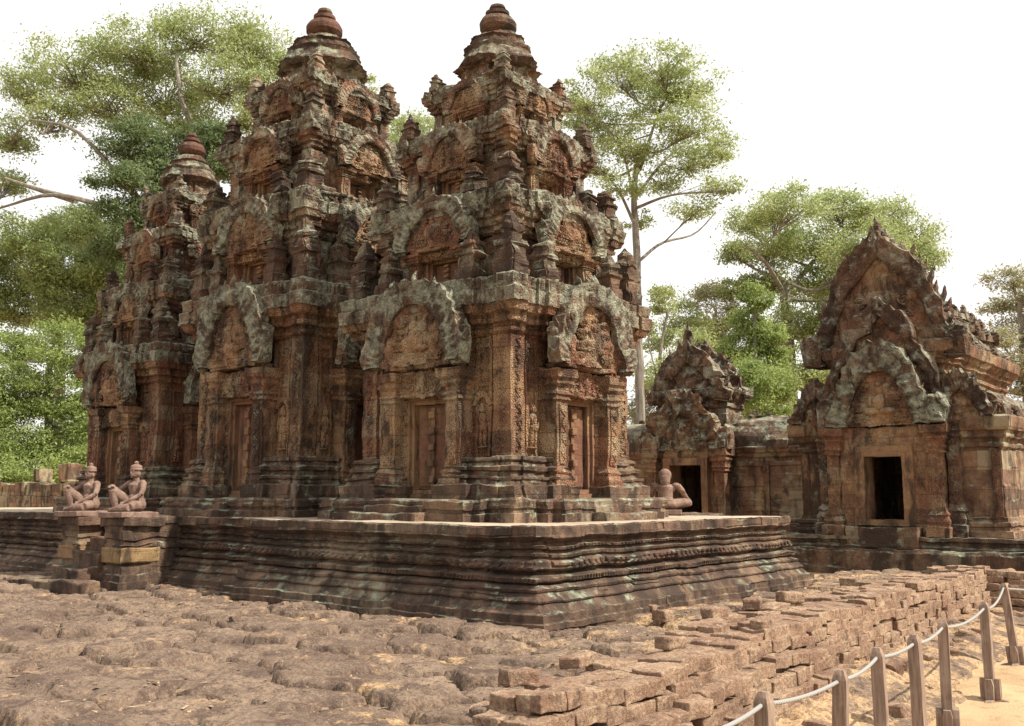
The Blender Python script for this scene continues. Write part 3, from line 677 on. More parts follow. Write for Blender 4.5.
def mould_out(z0, z1, e):              # flaring cornice mouldings
    H = z1 - z0
    return [(z0, 0), (z0 + .1 * H, e * .22), (z0 + .2 * H, e * .26), (z0 + .24 * H, e * .14), (z0 + .36 * H, e * .16), (z0 + .4 * H, e * .45), (z0 + .55 * H, e * .52), (z0 + .58 * H, e * .42), (z0 + .68 * H, e * .46), (z0 + .74 * H, e * .78), (z0 + .95 * H, e * .92), (z1, e)]
def tower(name, label, loc, kz, ws, seed, ruin=1.):
    t = thing(name, label, 'temple tower', loc); off = tuple(loc)
    Z = lambda q: q * kz
    # storeys: half width, porch depth, porch half width, z start, shaft top, moulding top, face top, overhang
    st = [(1.47, 1.80, .80, .30, 2.65, 3.07, 3.50, .30), (1.24, 1.50, .64, 3.5, 4.22, 4.58, 4.95, .21), (1.0, 1.18, .50, 4.95, 5.68, 5.92, 6.2, .15), (.71, .82, .36, 6.2, 6.68, 6.88, 7.1, .12)]
    # sub-base
    b = MB(); k = redent(1.42 * ws[0], 1.8 * ws[0], .8 * ws[0])
    b.sweep(k, [(-.03, .52), (.10, .52), (.11, .47), (.16, .47), (.165, .5), (.27, .5), (.30, .47)], .07, .05); b.build('sub_base', M['base'], t, er=.02, seed=seed, blk=.02, off=off)
    b = MB(); Hb = .62 * kz
    k2, g2 = notched(1.47 * ws[0], (1.8 - .15) * ws[0], .76 * ws[0], 1.1 * ws[0], .66 * ws[0])
    b.sweep(k2, sg=g2, step=.045, zstep=.035, prof=[(.28, .26), (.3 + .30 * Hb, .27), (.3 + .33 * Hb, .2), (.3 + .42 * Hb, .17), (.3 + .45 * Hb, .2), (.3 + .5 * Hb, .2), (.3 + .53 * Hb, .12), (.3 + .62 * Hb, .1), (.3 + .65 * Hb, .15), (.3 + .73 * Hb, .16), (.3 + .77 * Hb, .09), (.3 + .84 * Hb, .07), (.3 + .88 * Hb, .11), (.3 + .96 * Hb, .1), (.3 + Hb, .02)])
    b.build('base_moulding', M['base'], t, er=.022, seed=seed + 1, blk=.02, off=off)
    for i, (wd, a, p, z0, zs, zm, zf, ov) in enumerate(st):
        q = ws[i]; wd, a, p, ov = wd * q, a * q, p * q, ov * q; z0, zs, zm, zf = [Z(v) for v in (z0, zs, zm, zf)]
        amp = (.008, .018, .022, .024)[i] * ruin; bl = (.013, .035, .042, .042)[i] * ruin
        ab = a - .42 * p + .02
        zz = .3 + Hb * .98 if i == 0 else z0 - .02
        prof = [(zz, 0), (zs, 0)] if i == 0 else [(zz, .1 * q), (z0 + .07, .1 * q), (z0 + .09, .05 * q), (z0 + .14, .07 * q), (z0 + .17, 0), (zs, 0)]
        b = MB(); b.sweep(redent(wd, ab - .17 * p - .03, p * .64), prof, .05, .05)
        if i == 0:
            for kq in range(4):
                st_ = MB()
                for sx in (-1, 1):
                    for xx, ww in ((p + .085, .05), (wd * .80 - .045, .045)): st_.box((sx * xx, -wd - .012, (zz + zs) / 2), (ww, .05, zs - zz), step=.06)
                    st_.box((sx * (p + .82 * wd) / 2, -wd - .008, zz + (zs - zz) * .60), (.82 * wd - p - .1, .05, .05), step=.06); st_.box((sx * (p + .82 * wd) / 2, -wd - .008, zz + (zs - zz) * .93), (.82 * wd - p - .1, .05, .06), step=.06)
                if kz > .9:
                    for sx in (-1, 1):
                        xc = sx * (wd * .91 + .03); z_ = np.arange(zz + .1, zs - .05, .02); st_.tube(np.column_stack([xc + .05 * np.sin(z_ * 2 * math.pi / .24), np.full(len(z_), -wd - .066), z_]), .013, 4)
                        for zq in np.arange(zz + .1, zs - .08, .12): ring(st_, (xc + (.028 if int(round(zq / .12)) % 2 else -.028), zq), .038, .011, -wd - .066)
                        xp = sx * (p + .82 * wd) / 2
                        for zq in np.arange(zz + (zs - zz) * .64, zs - .2, .13):
                            for dx in (-.07, .07): ring(st_, (xp + dx, zq), .045, .012, -wd - .01, 1.6)
                Rm = np.array(Matrix.Rotation(kq * math.pi / 2, 3, 'Z')); b.join(st_.map(lambda V: V @ Rm.T))
        b.build('storey_wall', M['carved' if i == 0 else 'upper'], t, er=amp, seed=seed + 2 + i, blk=bl, off=off)
        b = MB(); kk = redent(wd, a - .1 * p, p)
        b.sweep(redent(wd, ab + .12 * p, p), mould_out(zs, zm, ov), .045, .03); b.build('cornice_moulding', M['carved' if i == 0 else 'upper'], t, er=amp * .8, seed=seed + 12 + i, blk=bl * .7, off=off)
        b = MB(); b.sweep(redent(wd, ab + .12 * p, p), [(zm + .004, ov * 1.02), (zm + (zf - zm) * .45, ov * 1.08), (zm + (zf - zm) * .5, ov * .94), (zm + (zf - zm) * .9, ov * .98), (zf - .01, ov * .7), (zf + .01, ov * .3)], .03, .03)
        def ribs(V, zm=zm, zf=zf):
            V = V.copy(); k = np.clip((V[:, 2] - (zm + (zf - zm) * .5)) / .03, 0, 1) * (V[:, 2] < zf - .005); u = V[:, 0] + V[:, 1] * .999; u = np.where(np.abs(V[:, 0]) > np.abs(V[:, 1]), V[:, 1], V[:, 0])
            a = .035 * (np.abs(np.sin(math.pi * u / .15)) - .5) * k; V[:, 0] += np.sign(V[:, 0]) * a; V[:, 1] += np.sign(V[:, 1]) * a; return V
        b.map(ribs)
        b.build('cornice', M['lichen'], t, er=amp * .9 + .006, seed=seed + 22 + i, blk=bl * .8 + .006, off=off, base=4.2)
        # four faces
        if i == 0: parts = side_parts(t, p, a, .30, Z(2.2), Z(2.27), Z(3.52), seed * 2 + 1, dz0=.14, off=off, wide=1.2)
        else:
            h = zf - z0; parts = side_parts(t, p, a - .05, z0 - .02, z0 + h * .42, z0 + h * .45, zf - .02 * h, seed * 2 + 3 + i, dz0=.05, off=off, wide=1.18, pm='lichen' if i == 1 else 'upper')
        if i == 0:
            fr = MB().join(figure_relief(.62 * kz).move(((p + .82 * wd) / 2, -wd - .012, .3 + Hb + .1))); fr.join(pediment(.17, .2, .07, ROUND, .6, 8, .08, 3)[0].move(((p + .82 * wd) / 2, -wd - .01, .3 + Hb + .1 + .62 * kz))); parts.append(fr.build('carved_figure', M['relief'], t, er=.01, seed=seed))
            fr = MB().join(figure_relief(.62 * kz).move((-(p + .82 * wd) / 2, -wd - .012, .3 + Hb + .1))); parts.append(fr.build('carved_figure', M['relief'], t, er=.01, seed=seed))
            for j in range(2):
                parts.append(MB().box((0, -a - .58 * q + .3 - .22 * j, .09 - .11 * j + .04), (p * 1.5 + .2 * j, .55, .17), step=.08, bev=.02).build('door_step', M['base'], t, er=.03, seed=seed + j, off=off))
        # corner finials standing on the cornice
        ah = (zf - z0) * (.30 if i == 0 else .38); ar = .19 * q * (1 - .1 * i)
        fin = []
        f = antefix_mb(ah, ar * (1 if i < 2 else .8)).move((wd + ov * .2, -(wd + ov * .2), zf - .02)); fin.append(f.build('corner_finial', M['dark' if i < 3 else 'upper'], t, er=.045, seed=seed + 40 + i, base=5.5, off=off))
        for sx in ((-1, 1) if i == 0 else (1,) if i == 1 else ()):
            f = antefix_mb(ah * .8, ar * .85).move((sx * (p + ov * .2), -(ab + ov * .5), zf - .02)); fin.append(f.build('corner_finial', M['dark'], t, er=.045, seed=seed + 50 + i + sx, base=5.5, off=off))
        parts += fin
        for kq in (1, 2, 3):
            R_ = Matrix.Rotation(kq * math.pi / 2, 4, 'Z')
            for pt in parts: dup_children(pt, t, R_)
    # crown
    q = ws[4]; zc = Z(7.1); H = Z(8.14) - zc
    b = MB(); b.sweep(redent(.40 * q, .5 * q, .2 * q, .03), [(zc - .03, .1), (zc + .06 * H, .1), (zc + .08 * H, .03), (zc + .32 * H, .02), (zc + .36 * H, .12)], .05, .04); b.build('crown_neck', M['upper'], t, er=.035, seed=seed + 60, off=off)
    b = MB().lathe([(zc + .33 * H, .45 * q), (zc + .35 * H, .60 * q), (zc + .42 * H, .66 * q), (zc + .5 * H, .6 * q), (zc + .62 * H, .53 * q), (zc + .68 * H, .55 * q), (zc + .72 * H, .46 * q), (zc + .83 * H, .42 * q), (zc + .86 * H, .45 * q), (zc + .9 * H, .36 * q), (zc + H, .28 * q)], (0, 0, 0), 72, .035)
    def lobes(V):
        th = np.arctan2(V[:, 1], V[:, 0]); f = 1 + .05 * np.abs(np.cos(th * 12)) + .07 * np.abs(np.cos(2 * th)) ** 3; V = V.copy(); V[:, :2] *= f[:, None]; return V
    b.map(lobes).build('lotus_crown', M['dark'], t, er=.03, seed=seed + 61, base=4, off=off)
    q2 = (1 + q) / 2 if q > 1 else q; z1 = Z(8.14); z2 = Z(8.75); h = z2 - z1
    b = MB().lathe([(z1 - .04, .2 * q2), (z1 + .06 * h, .2 * q2), (z1 + .12 * h, .26 * q2), (z1 + .22 * h, .315 * q2), (z1 + .36 * h, .32 * q2), (z1 + .5 * h, .27 * q2), (z1 + .56 * h, .17 * q2), (z1 + .6 * h, .16 * q2), (z1 + .63 * h, .2 * q2), (z1 + .72 * h, .2 * q2), (z1 + .78 * h, .11 * q2), (z1 + .84 * h, .14 * q2), (z1 + .92 * h, .12 * q2), (z2, .03 * q2)], (0, 0, 0), 24, .03)
    b.build('vase_finial', M['dark'] if seed == 3 else M['vase'], t, er=.012, seed=seed + 62, off=off)
    return t
M['vase'] = stone('reddish_vase_sandstone', red=(.13, .065, .048), ochre=(.16, .085, .06), lichen=.0, stain=.8, orn=.2, blk=.1)
tower('temple_tower', 'front carved sandstone tower nearest the right end of the platform', (-3.536, 3.46, PT), 1.0, (1, 1, 1, 1, 1), 3)
tower('temple_tower', 'tallest middle temple tower with a squat reddish vase finial', (-8.136, 3.46, PT), 1.163, (1.0, 1.1, 1.18, 1.25, 1.3), 8)
tower('temple_tower', 'smaller eroded tower behind the other two beside the green trees', (-12.736, 3.46, PT), .985, (.89, .88, .88, .9, .95), 14, 1.25)

# ------------------------------------------------------------------ library (right) and gate hall (behind)
def vault_mb(hw, z0, rise, y0, y1, seed, ny=None, pw=.8):
    n = 26; a = np.linspace(0, math.pi, n); ys = np.linspace(y0, y1, max(2, int((y1 - y0) / .07)))
    x = hw * np.cos(a); z = z0 + (rise * np.sin(a) ** pw if pw > 0 else rise * (1 - np.abs(np.cos(a)) ** (-pw)))
    G = np.array([np.column_stack([x, np.full(n, y), z]) for y in ys]); b = MB(); b.grid(G)
    for r in (0, -1): b.add(np.vstack([G[r], [[0, G[r][0, 1], z0]]]), [(i, i + 1, n) for i in range(n - 1)])
    return b
def steps_rough(V, h=.24, amp=.05, seed=1):
    P = V.copy(); iz = np.floor(P[:, 2] / h); P[:, 0] *= 1 + .03 * (_h(iz, iz * 0, iz * 0, seed) - .5); return P
LX, LY = -.38, 12.6
lib = thing('stone_library', 'low sandstone shrine with stacked pediments and an open dark doorway', 'shrine', (LX, LY, 0)); lo = (LX, LY, 0)
def rk(x0, x1, y0, y1): return [(x1 - (x0 + x1) / 2, -(y1 - y0) / 2), (x1 - (x0 + x1) / 2, (y1 - y0) / 2), (x0 - (x0 + x1) / 2, (y1 - y0) / 2), (x0 - (x0 + x1) / 2, -(y1 - y0) / 2)]
def rsweep(x0, x1, y0, y1, prof, step=.06, zs=.045): return MB().sweep(rk(x0, x1, y0, y1), prof, step, zs, c=((x0 + x1) / 2, (y0 + y1) / 2, 0))
rsweep(-2.55, 3.3, -.62, 6.5, [(-.2, .1), (.30, .1), (.33, .08), (.37, .06)]).build('base_step', M['base'], lib, er=.03, seed=31, blk=.035, off=lo)
rsweep(-2.35, 2.75, -.40, 6.2, [(.36, .06), (.42, .08), (.46, .0), (.52, .0), (.55, .07), (.615, .06)]).build('base_step', M['base'], lib, er=.025, seed=32, blk=.02, off=lo)
MB().box((0, -.28, .6), (1.5, .42, .44), step=.08, bev=.02).build('door_step', M['base'], lib, er=.03, seed=33, off=lo)
AP = [(.61, .16), (.74, .16), (.76, .1), (.83, .08), (.86, .12), (.92, .11), (.95, .04), (1.02, .03), (1.04, 0), (2.42, 0), (2.46, .05), (2.52, .05), (2.56, .02), (2.62, .03), (2.66, .12), (2.76, .14), (2.8, .2), (2.86, .23), (3.05, .24), (3.1, .16)]
for x0, x1 in ((-1.98, -.86), (.86, 2.22)):
    o = rsweep(x0, x1, .28, 5.6, AP).build('aisle_wall', M['plain'], lib, er=.018, seed=35, blk=.02, off=lo)
    xm = (x0 + x1) / 2 + (.1 if x0 > 0 else -.1)
    for xx in (x0 + .1, x1 - .1) if x0 > 0 else (x0 + .1,):
        MB().box((xx, .262, 1.72), (.17, .07, 1.36), step=.05).build('corner_strip', M['carved'], lib, er=.012, seed=36, off=lo)
    B, T = pediment(.62, .95, .24, LOBED, .62, 14, .1, 41); crest(B, .62, .95, .24, LOBED, 12, .13, 5)
    cx = 1.55 if x0 > 0 else -1.5
    po = B.move((cx, .2, 3.06)).build('aisle_pediment', M['crest'], lib, er=.05, seed=37, off=lo); T.move((cx, .2, 3.06)).build('tympanum', M['gable'], po, er=.02, seed=38, base=7)
    v = vault_mb(.72, 3.06, .62, .3, 5.6, 3).move((cx, 0, 0)); v.build('aisle_roof', M['crest'], lib, er=.05, seed=39, blk=.05, off=lo)
    rb = MB(); rnd = random.Random(5 if x0 > 0 else 6)
    for k in range(26):
        f = antefix_mb(rnd.uniform(.2, .36), .1).move((cx + (.55 if x0 > 0 else -.55) + rnd.uniform(-.12, .12), .35 + k * .2, 3.08 + rnd.uniform(-.03, .05))); rb.join(f)
    rb.build('eave_crest', M['crest'], lib, er=.04, seed=40, base=5, off=lo)
# door wall with a real opening into a dark cella
for sx in (-1, 1):
    MB().box((sx * .78, .22, 1.78), (.34, .66, 2.34), step=.06, bev=.01).build('door_jamb', M['gable'], lib, er=.015, seed=43 + sx, blk=.02, off=lo)
    pilaster(sx * 1.08, -.0, .62, 2.92, .13, .2, 1.).build('pilaster', M['carved'], lib, er=.02, seed=45 + sx, off=lo)
    pilaster(sx * 1.36, .16, .62, 3.35, .11, .16, 1.).build('pilaster', M['crest'], lib, er=.025, seed=47 + sx, off=lo)
MB().box((0, .12, 2.69), (1.94, .5, .46), step=.045, bev=.015).build('lintel', M['gable'], lib, er=.03, seed=49, base=6, off=lo)
MB().box((0, .55, 2.75), (1.8, .5, .6), step=.2).build('lintel_backing', M['plain'], lib)
MB().box((0, 3.3, 1.8), (1.76, .2, 2.4), step=.3).build('back_wall', M['plain'], lib)
MB().box((0, 2., .78), (1.74, 3., .3), step=.3).build('cella_floor', M['plain'], lib)
fr = MB()
for w1, w2, y in ((.40, .5, .0), (.5, .62, -.06)):
    for sx in (-1, 1): fr.box((sx * (w1 + w2) / 2, .1 + y / 2, 1.62 + (w1 - .4) / 2), (w2 - w1, .62 - abs(y), 1.36 + (w1 - .4)), step=.07)
    fr.box((0, .1 + y / 2 - .002, 2.29 + (w1 + w2) / 2 - .4), (w2 * 2 - .004, .62 - abs(y), w2 - w1), step=.07)
fr.box((0, .0, .9), (1.24, .5, .12), step=.07)
fr.build('door_frame', M['frame'], lib, er=.008, seed=50, off=lo)
B, T = pediment(1.06, 1.78, .26, ROUND, .66, 18, .05, 51); crest(B, 1.06, 1.74, .26, ROUND, 20, .10, 8)
po = B.move((0, -.08, 2.94)).build('inner_pediment', M['lichen'], lib, er=.05, seed=52, base=4, off=lo); T.join(carved_scene(1.0, 1.6, -.14, 3)).move((0, -.08, 2.94)).build('tympanum', M['gable'], po, er=.02, seed=53, base=7, off=lo)
for sx in (-1, 1): naga_end(.46, .62, .26, sx).move((sx * 1.16, -.06, 2.93)).build('naga_end', M['lichen'], lib, er=.06, seed=54 + sx, base=4, off=lo)
B, T = pediment(1.42, 2.86, .3, LOBED, .83, 18, .02, 57)
po = B.move((0, .16, 2.94)).build('middle_pediment', M['crest'], lib, er=.06, seed=58, off=lo, blk=.03); T.move((0, .16, 2.94)).build('tympanum', M['gable'], po, er=.02, seed=59, base=6, off=lo)
B, T = pediment(1.56, 3.0, .34, FULL, .8, 22, .02, 60, back=True); crest(B, 1.56, 3.0, .34, FULL, 29, .25, 11, skip=.04)
po = B.move((-.06, .55, 4.36)).build('upper_gable', M['crest'], lib, er=.05, seed=61, off=lo, blk=.03); T.join(carved_scene(1.35, 2.6, -.16, 5)).move((-.06, .55, 4.36)).build('tympanum', M['gable'], po, er=.02, seed=62, base=6, off=lo)
for sx in (-1, 1): naga_end(.5, .7, .3, sx).move((-.06 + sx * 1.55, .5, 4.36)).build('naga_end', M['crest'], lib, er=.07, seed=63 + sx, base=4, off=lo)
rsweep(-1.05, 1.14, .5, 5.9, [(3.0, .06), (3.1, .06), (3.14, 0), (4.02, 0), (4.06, .05), (4.12, .05), (4.16, .02), (4.22, .04), (4.27, .14), (4.34, .14), (4.38, .2), (4.46, .25), (4.5, .3), (4.72, .33), (4.78, .22)]).build('nave_wall', M['gable'], lib, er=.02, seed=65, blk=.025, off=lo)
for k in range(3):
    y = 1.6 + k * 1.5
    f = MB(); f.box((1.15, y, 3.58), (.07, .7, .62), step=.06); f.build('blind_window', M['frame'], lib, er=.006, seed=66)
    bb = MB()
    for j in range(5): bb.join(colonnette(1.2, y - .24 + j * .12, 3.3, 3.86, .036))
    bb.build('baluster_row', M['carved'], lib)
v = vault_mb(1.3, 4.74, 1.45, .6, 5.9, 5, pw=-1.7); v.map(steps_rough).build('roof', M['crest'], lib, er=.06, seed=67, blk=.10, base=3.5, off=lo)
rnd = random.Random(9)
for xx, zz in ((1.2, 4.74), (.95, 5.3), (.6, 5.75)):
    rb = MB(); rb.box((xx, 3.2, zz + .05), (.2, 5.1, .16), step=.12)
    for k in range(24):
        if rnd.random() < .75: rb.join(antefix_mb(rnd.uniform(.16, .36), .12).move((xx + rnd.uniform(-.1, .08), .7 + k * .22, zz)))
    rb.build('roof_crest', M['crest'], lib, er=.06, seed=68, base=4, off=lo)
for k in range(9): antefix_mb(rnd.uniform(.2, .5), .13).move((rnd.uniform(-.1, .1), .9 + k * .55, 6.1)).build('ridge_finial', M['crest'], lib, er=.05, seed=k, base=4, off=lo)

GX, GY = -7.0, 16.0
gate = thing('gate_hall', 'long low stone hall with one doorway and a ruined gable behind the towers', 'hall', (GX, GY, 0)); go = (GX, GY, 0)
GP = [(-.2, .3), (.5, .3), (.52, .22), (.7, .2), (.74, .1), (.84, .12), (.88, 0), (2.25, 0), (2.28, .04), (2.36, .04), (2.4, .01), (2.48, .02), (2.52, .09), (2.6, .1), (2.64, .16), (2.76, .19), (2.8, .1)]
for x0, x1 in ((-6.5, -.86), (.86, 3.3)):
    rsweep(x0, x1, .35, 3.6, GP, .08).build('wing_wall', M['plain'], gate, er=.02, seed=70, blk=.025, off=go)
    b = vault_mb(1.75, 2.74, .95, x0, x1 + .05, 3, pw=.75).map(lambda V: np.column_stack([V[:, 1], V[:, 0] + 1.95, V[:, 2]]))
    b.build('wing_roof', M['base'], gate, er=.03, seed=71, blk=.06, off=go)
    rnd = random.Random(4)
    for k in range(int((x1 - x0) / .28)):
        if rnd.random() < .45: antefix_mb(rnd.uniform(.14, .28), .1).move((x0 + .15 + k * .28, 1.95, 3.64)).build('ridge_finial', M['crest'], gate, er=.03, seed=72 + k, base=5, off=go)
MB().box((2.2, .3, 1.6), (.16, .1, 1.35), step=.06).build('corner_strip', M['carved'], gate, er=.012, seed=73, off=go)
for sx in (-1, 1):
    MB().box((sx * .8, .35, 1.55), (.22, .8, 2.5), step=.07).build('door_jamb', M['gable'], gate, er=.015, seed=74 + sx, off=go)
    pilaster(sx * 1.08, -.05, .3, 2.72, .15, .2).build('pilaster', M['carved'], gate, er=.02, seed=76 + sx, off=go)
    naga_end(.55, .6, .25, sx).move((sx * 1.2, -.1, 2.72)).build('naga_end', M['upper'], gate, er=.07, seed=78 + sx, base=4, off=go)
MB().box((0, .2, 2.56), (1.86, .6, .4), step=.05, bev=.015).build('lintel', M['gable'], gate, er=.03, seed=80, base=6, off=go)
MB().box((0, 2.6, 1.5), (1.76, .2, 2.9), step=.3).build('back_wall', M['plain'], gate)
MB().box((0, 1.7, 2.95), (1.8, 2.4, .3), step=.3).build('ceiling', M['plain'], gate)
MB().box((0, 1.5, .4), (1.76, 3., .3), step=.3).build('hall_floor', M['plain'], gate)
fr = MB()
for sx in (-1, 1): fr.box((sx * .6, .12, 1.55), (.2, .7, 1.9), step=.08)
fr.box((0, .118, 2.4), (1.4, .7, .2), step=.08); fr.build('door_frame', M['frame'], gate, er=.008, seed=81)
B, T = pediment(1.28, 1.75, .3, LOBED, .62, 16, .06, 82)
po = B.move((0, -.05, 2.74)).build('pediment', M['upper'], gate, er=.09, seed=83, off=go, blk=.06); T.move((0, -.05, 2.74)).build('tympanum', M['upper'], po, er=.04, seed=84, base=5, off=go)
rsweep(-1.08, 1.05, .3, 1.35, [(2.7, 0), (3.9, 0), (3.94, .06), (4.02, .06), (4.05, .02), (4.12, .04), (4.17, .14), (4.3, .2), (4.45, .22), (4.5, .12)]).build('upper_wall', M['upper'], gate, er=.03, seed=85, blk=.04, off=go)
B, T = pediment(1.3, 1.8, .32, FULL, .66, 16, .05, 86, back=True); crest(B, 1.3, 1.78, .32, FULL, 13, .3, 3, skip=.3)
po = B.move((.0, .32, 4.05)).build('upper_gable', M['crest'], gate, er=.05, seed=87, off=go, blk=.06); T.move((0, .32, 4.05)).build('tympanum', M['upper'], po, er=.04, seed=88, base=5, off=go)
B, T = pediment(1.25, 1.6, .3, FULL, .66, 16, .05, 87, back=True); crest(B, 1.24, 1.58, .3, FULL, 15, .18, 4, skip=.2)
for m_ in (B, T): m_.move((.05, 1.25, 4.2))
B.join(T).build('rear_gable', M['crest'], gate, er=.08, seed=77, off=go, blk=.05)
v = vault_mb(1.02, 4.46, 1.1, .5, 1.3, 5, pw=-1.2); v.build('upper_roof', M['crest'], gate, er=.07, seed=89, blk=.09, off=go)
B, T = pediment(1.95, 1.75, .3, STEEP, .7, 16, .05, 90, back=True); crest(B, 1.9, 1.72, .3, STEEP, 15, .28, 13)
rot = lambda V: np.column_stack([-V[:, 1] + 3.4, V[:, 0] + 1.95, V[:, 2] + 2.6])
po = B.map(rot).build('end_gable', M['crest'], gate, er=.05, seed=91, off=go); T.map(rot).build('tympanum', M['gable'], po, er=.03, seed=92, base=5)

# annexe wall between hall and library
ax_ = thing('annexe_wall', 'plain red stone wall closing the gap beside the shrine', 'wall', (-3.2, 17.2, 0))
rsweep(-.6, 3.2, 0, 1., GP, .1).build('wall_blocks', M['plain'], ax_, er=.02, seed=93, blk=.03, off=(-3, 17, 0))
vault_mb(.7, 2.75, .8, -.6, 3.2, 3).map(lambda V: np.column_stack([V[:, 1], V[:, 0] + .5, V[:, 2]])).build('roof', M['upper'], ax_, er=.04, seed=94, blk=.05)

# low block wall at the left
lw = thing('block_wall', 'low wall of squared reddish stone blocks beyond the left end of the platform', 'wall', (-22, 8, 0)); rnd = random.Random(2)
b = MB(); x = -34.
while x < -23.2:
    wd = rnd.uniform(.7, 1.1); b.box((x + wd / 2 + 22, 0, .4), (wd * .98, .6, .8), step=.12, bev=.03); b.box((x + wd / 2 + 22.1, 0, 1.12), (wd * .97, .58, .62), step=.1, bev=.03); b.box((x + wd / 2 + 22.25, rnd.uniform(-.04, .04), 1.43 + (q := rnd.uniform(.2, .26))), (wd * .95, .56, q * 2), step=.1, bev=.03); x += wd
b.build('wall_blocks', M['plain'], lw, er=.03, seed=95, off=(-22, 8, 0))
LBL = ['squared dark red block standing loose on the low wall, the wider one', 'small squared block standing loose on the low wall, left of the wider one']
for i, (px, wpx, h) in enumerate(((70, 21, .62), (43, 13, .48))):
    p = ony(px, 480, 8.); wd = wpx * .033
    tag(MB().box((0, 0, h / 2), (wd, .5, h), step=.1, bev=.03).build('stone_block', M['plain'], None, er=.02, seed=96 + i, loc=(p.x, 8., 1.91)), LBL[i], 'stone block')

# ------------------------------------------------------------------ ruined wall, rubble
rw = thing('ruined_wall', 'broken stepped wall of pale sandy blocks running beside the rope barrier', 'wall', (3, 3, 0))
b = MB(); rnd = random.Random(21); EX = [0, .04, .2, .24, .36, .4, .46, .52]; EXF = [0, .03, .05, .08, .1, .14, .18, .24]
for k in range(8):
    y = -7.4 if k > 3 else (-3.6, -3.8, -4.1, -4.6)[k]; top = .14 - .115 * k
    while y < 10.7:
        L = rnd.uniform(.19, .38) * (1 if k % 2 else 1.15); xr = wall_x(y) + EX[k] + rnd.uniform(-.02, .02) * (1 if k < 4 else 2.2)
        if y > 1.6: xr += EXF[k] - EX[k]
        depth = max(2, int((wall_x(y) - wall_l(y)) / .22 + rnd.uniform(0, .9))) if k == 0 else (2 if y < -3.6 else 3)
        sag = .03 * math.sin(y * 1.3 + k) + .03 * math.sin(y * 3.1)
        for d in range(depth):
            dw = rnd.uniform(.18, .27); xr2 = xr - dw
            miss = rnd.random() < ((.02 if d < depth - 1 else .2) if k == 0 else .04 if k < 3 else .09)
            if not miss:
                zt = top + sag * (k < 3) + rnd.uniform(-.016, .016) - (rnd.uniform(0, .05) if k == 0 and d > 1 else 0)
                cb = MB().box((0, 0, 0), (dw * .975, L * .975, .122), step=.065, bev=.01)
                az, ax = rnd.uniform(-.03, .03), rnd.uniform(-.035, .035)
                cb.map(lambda V: V @ np.array(Matrix.Rotation(az, 3, 'Z') @ Matrix.Rotation(ax, 3, 'X')).T)
                b.join(cb.move(((xr + xr2) / 2 - 3, y + L / 2 - 3, zt - .061)))
            xr = xr2 - .004
        y += L
b.build('block_courses', M['brick'], rw, er=.017, seed=97, base=6.5, off=(3, 3, 0))
b = MB()
for k, (x0, x1, zt) in enumerate(((-.6, -.05, .09), (-.3, .14, -.13), (-.3, .3, -.34), (-.2, .42, -.55))):
    n = 60; ys = np.linspace(-7.6, 10.6, n); rows = []
    for yy in ys:
        q = wall_x(yy) - 3; x1_ = min(x1, -.06 + .03 * k) if yy > 1.2 else x1 - .04; rows.append([(q + x0, yy - 3, -.9), (q + x0, yy - 3, zt - (.25 if yy < -3.6 and k == 0 else 0)), (q + x1_, yy - 3, zt - (.25 if yy < -3.6 and k == 0 else 0)), (q + x1_, yy - 3, -.9)])
    b.grid(np.array(rows))
b.build('rubble_core', M['brick'], rw, er=.025, seed=98, base=4)
b = MB(); x = 1.5
while x < 9:                          # the return of the wall in front of the shrine
    for k in range(7):
        L = rnd.uniform(.28, .46); b.box((x + L / 2 - 3, 7.75 - .05 * k + rnd.uniform(-.03, .03), .09 - .117 * k + rnd.uniform(-.015, .015)), (L * .97, .34, .115), step=.07, bev=.014)
    x += .42
b.build('return_courses', M['brick'], rw, er=.028, seed=99, base=5.5)

def loose(name, label, cat, group, loc, d, mat, seed, rz):
    m = MB().box((0, 0, d[2] / 2), d, step=min(d) / 3.2, bev=min(d) * .17)
    m.map(lambda V: V + erode(V + seed, min(d) * .13, seed, 2.2 / max(d)))
    o = m.build(name, mat, None, loc=loc); o.rotation_euler = (random.uniform(-.08, .08), random.uniform(-.08, .08), rz); return tag(o, label, cat, group)
random.seed(4); rnd = random.Random(31)
for i in range(7):
    y = [-3.1, -2.2, -.9, .6, 1.2, 2.4, 3.3, 4.6, 5.9, 8.3, 9.8, 2.6, 3.4, 4.3, 5.0, 5.9, 7.0, 8.2, 9.0, 9.6, 10.2, 10.5, 6.4][i]; x = rnd.uniform(wall_l(y) - .1, wall_x(y) - .12)
    loose('loose_block', 'loose squared stone lying on top of the ruined stepped wall', 'stone', 'loose stones on the ruined wall', (x, y, .135), (rnd.uniform(.16, .26), rnd.uniform(.2, .34), rnd.uniform(.08, .13)), M['brick'], 300 + i, rnd.uniform(-.5, .5))
for i in range(34):
    y = -4 + i * .43; x = wall_x(y) + (rnd.uniform(.6, 1.05) if y < 1.6 else rnd.uniform(.3, .95))
    q = rnd.uniform(.1, .27); P = np.array([[x, y, 0.]])
    loose('rubble_stone', 'fallen rubble stone at the foot of the ruined wall', 'stone', 'rubble along the foot of the wall', (x, y, float(fz_low(P)[0]) - .03), (q, q * rnd.uniform(.8, 1.5), q * rnd.uniform(.5, .8)), M['brick'], 400 + i, rnd.uniform(0, 3))
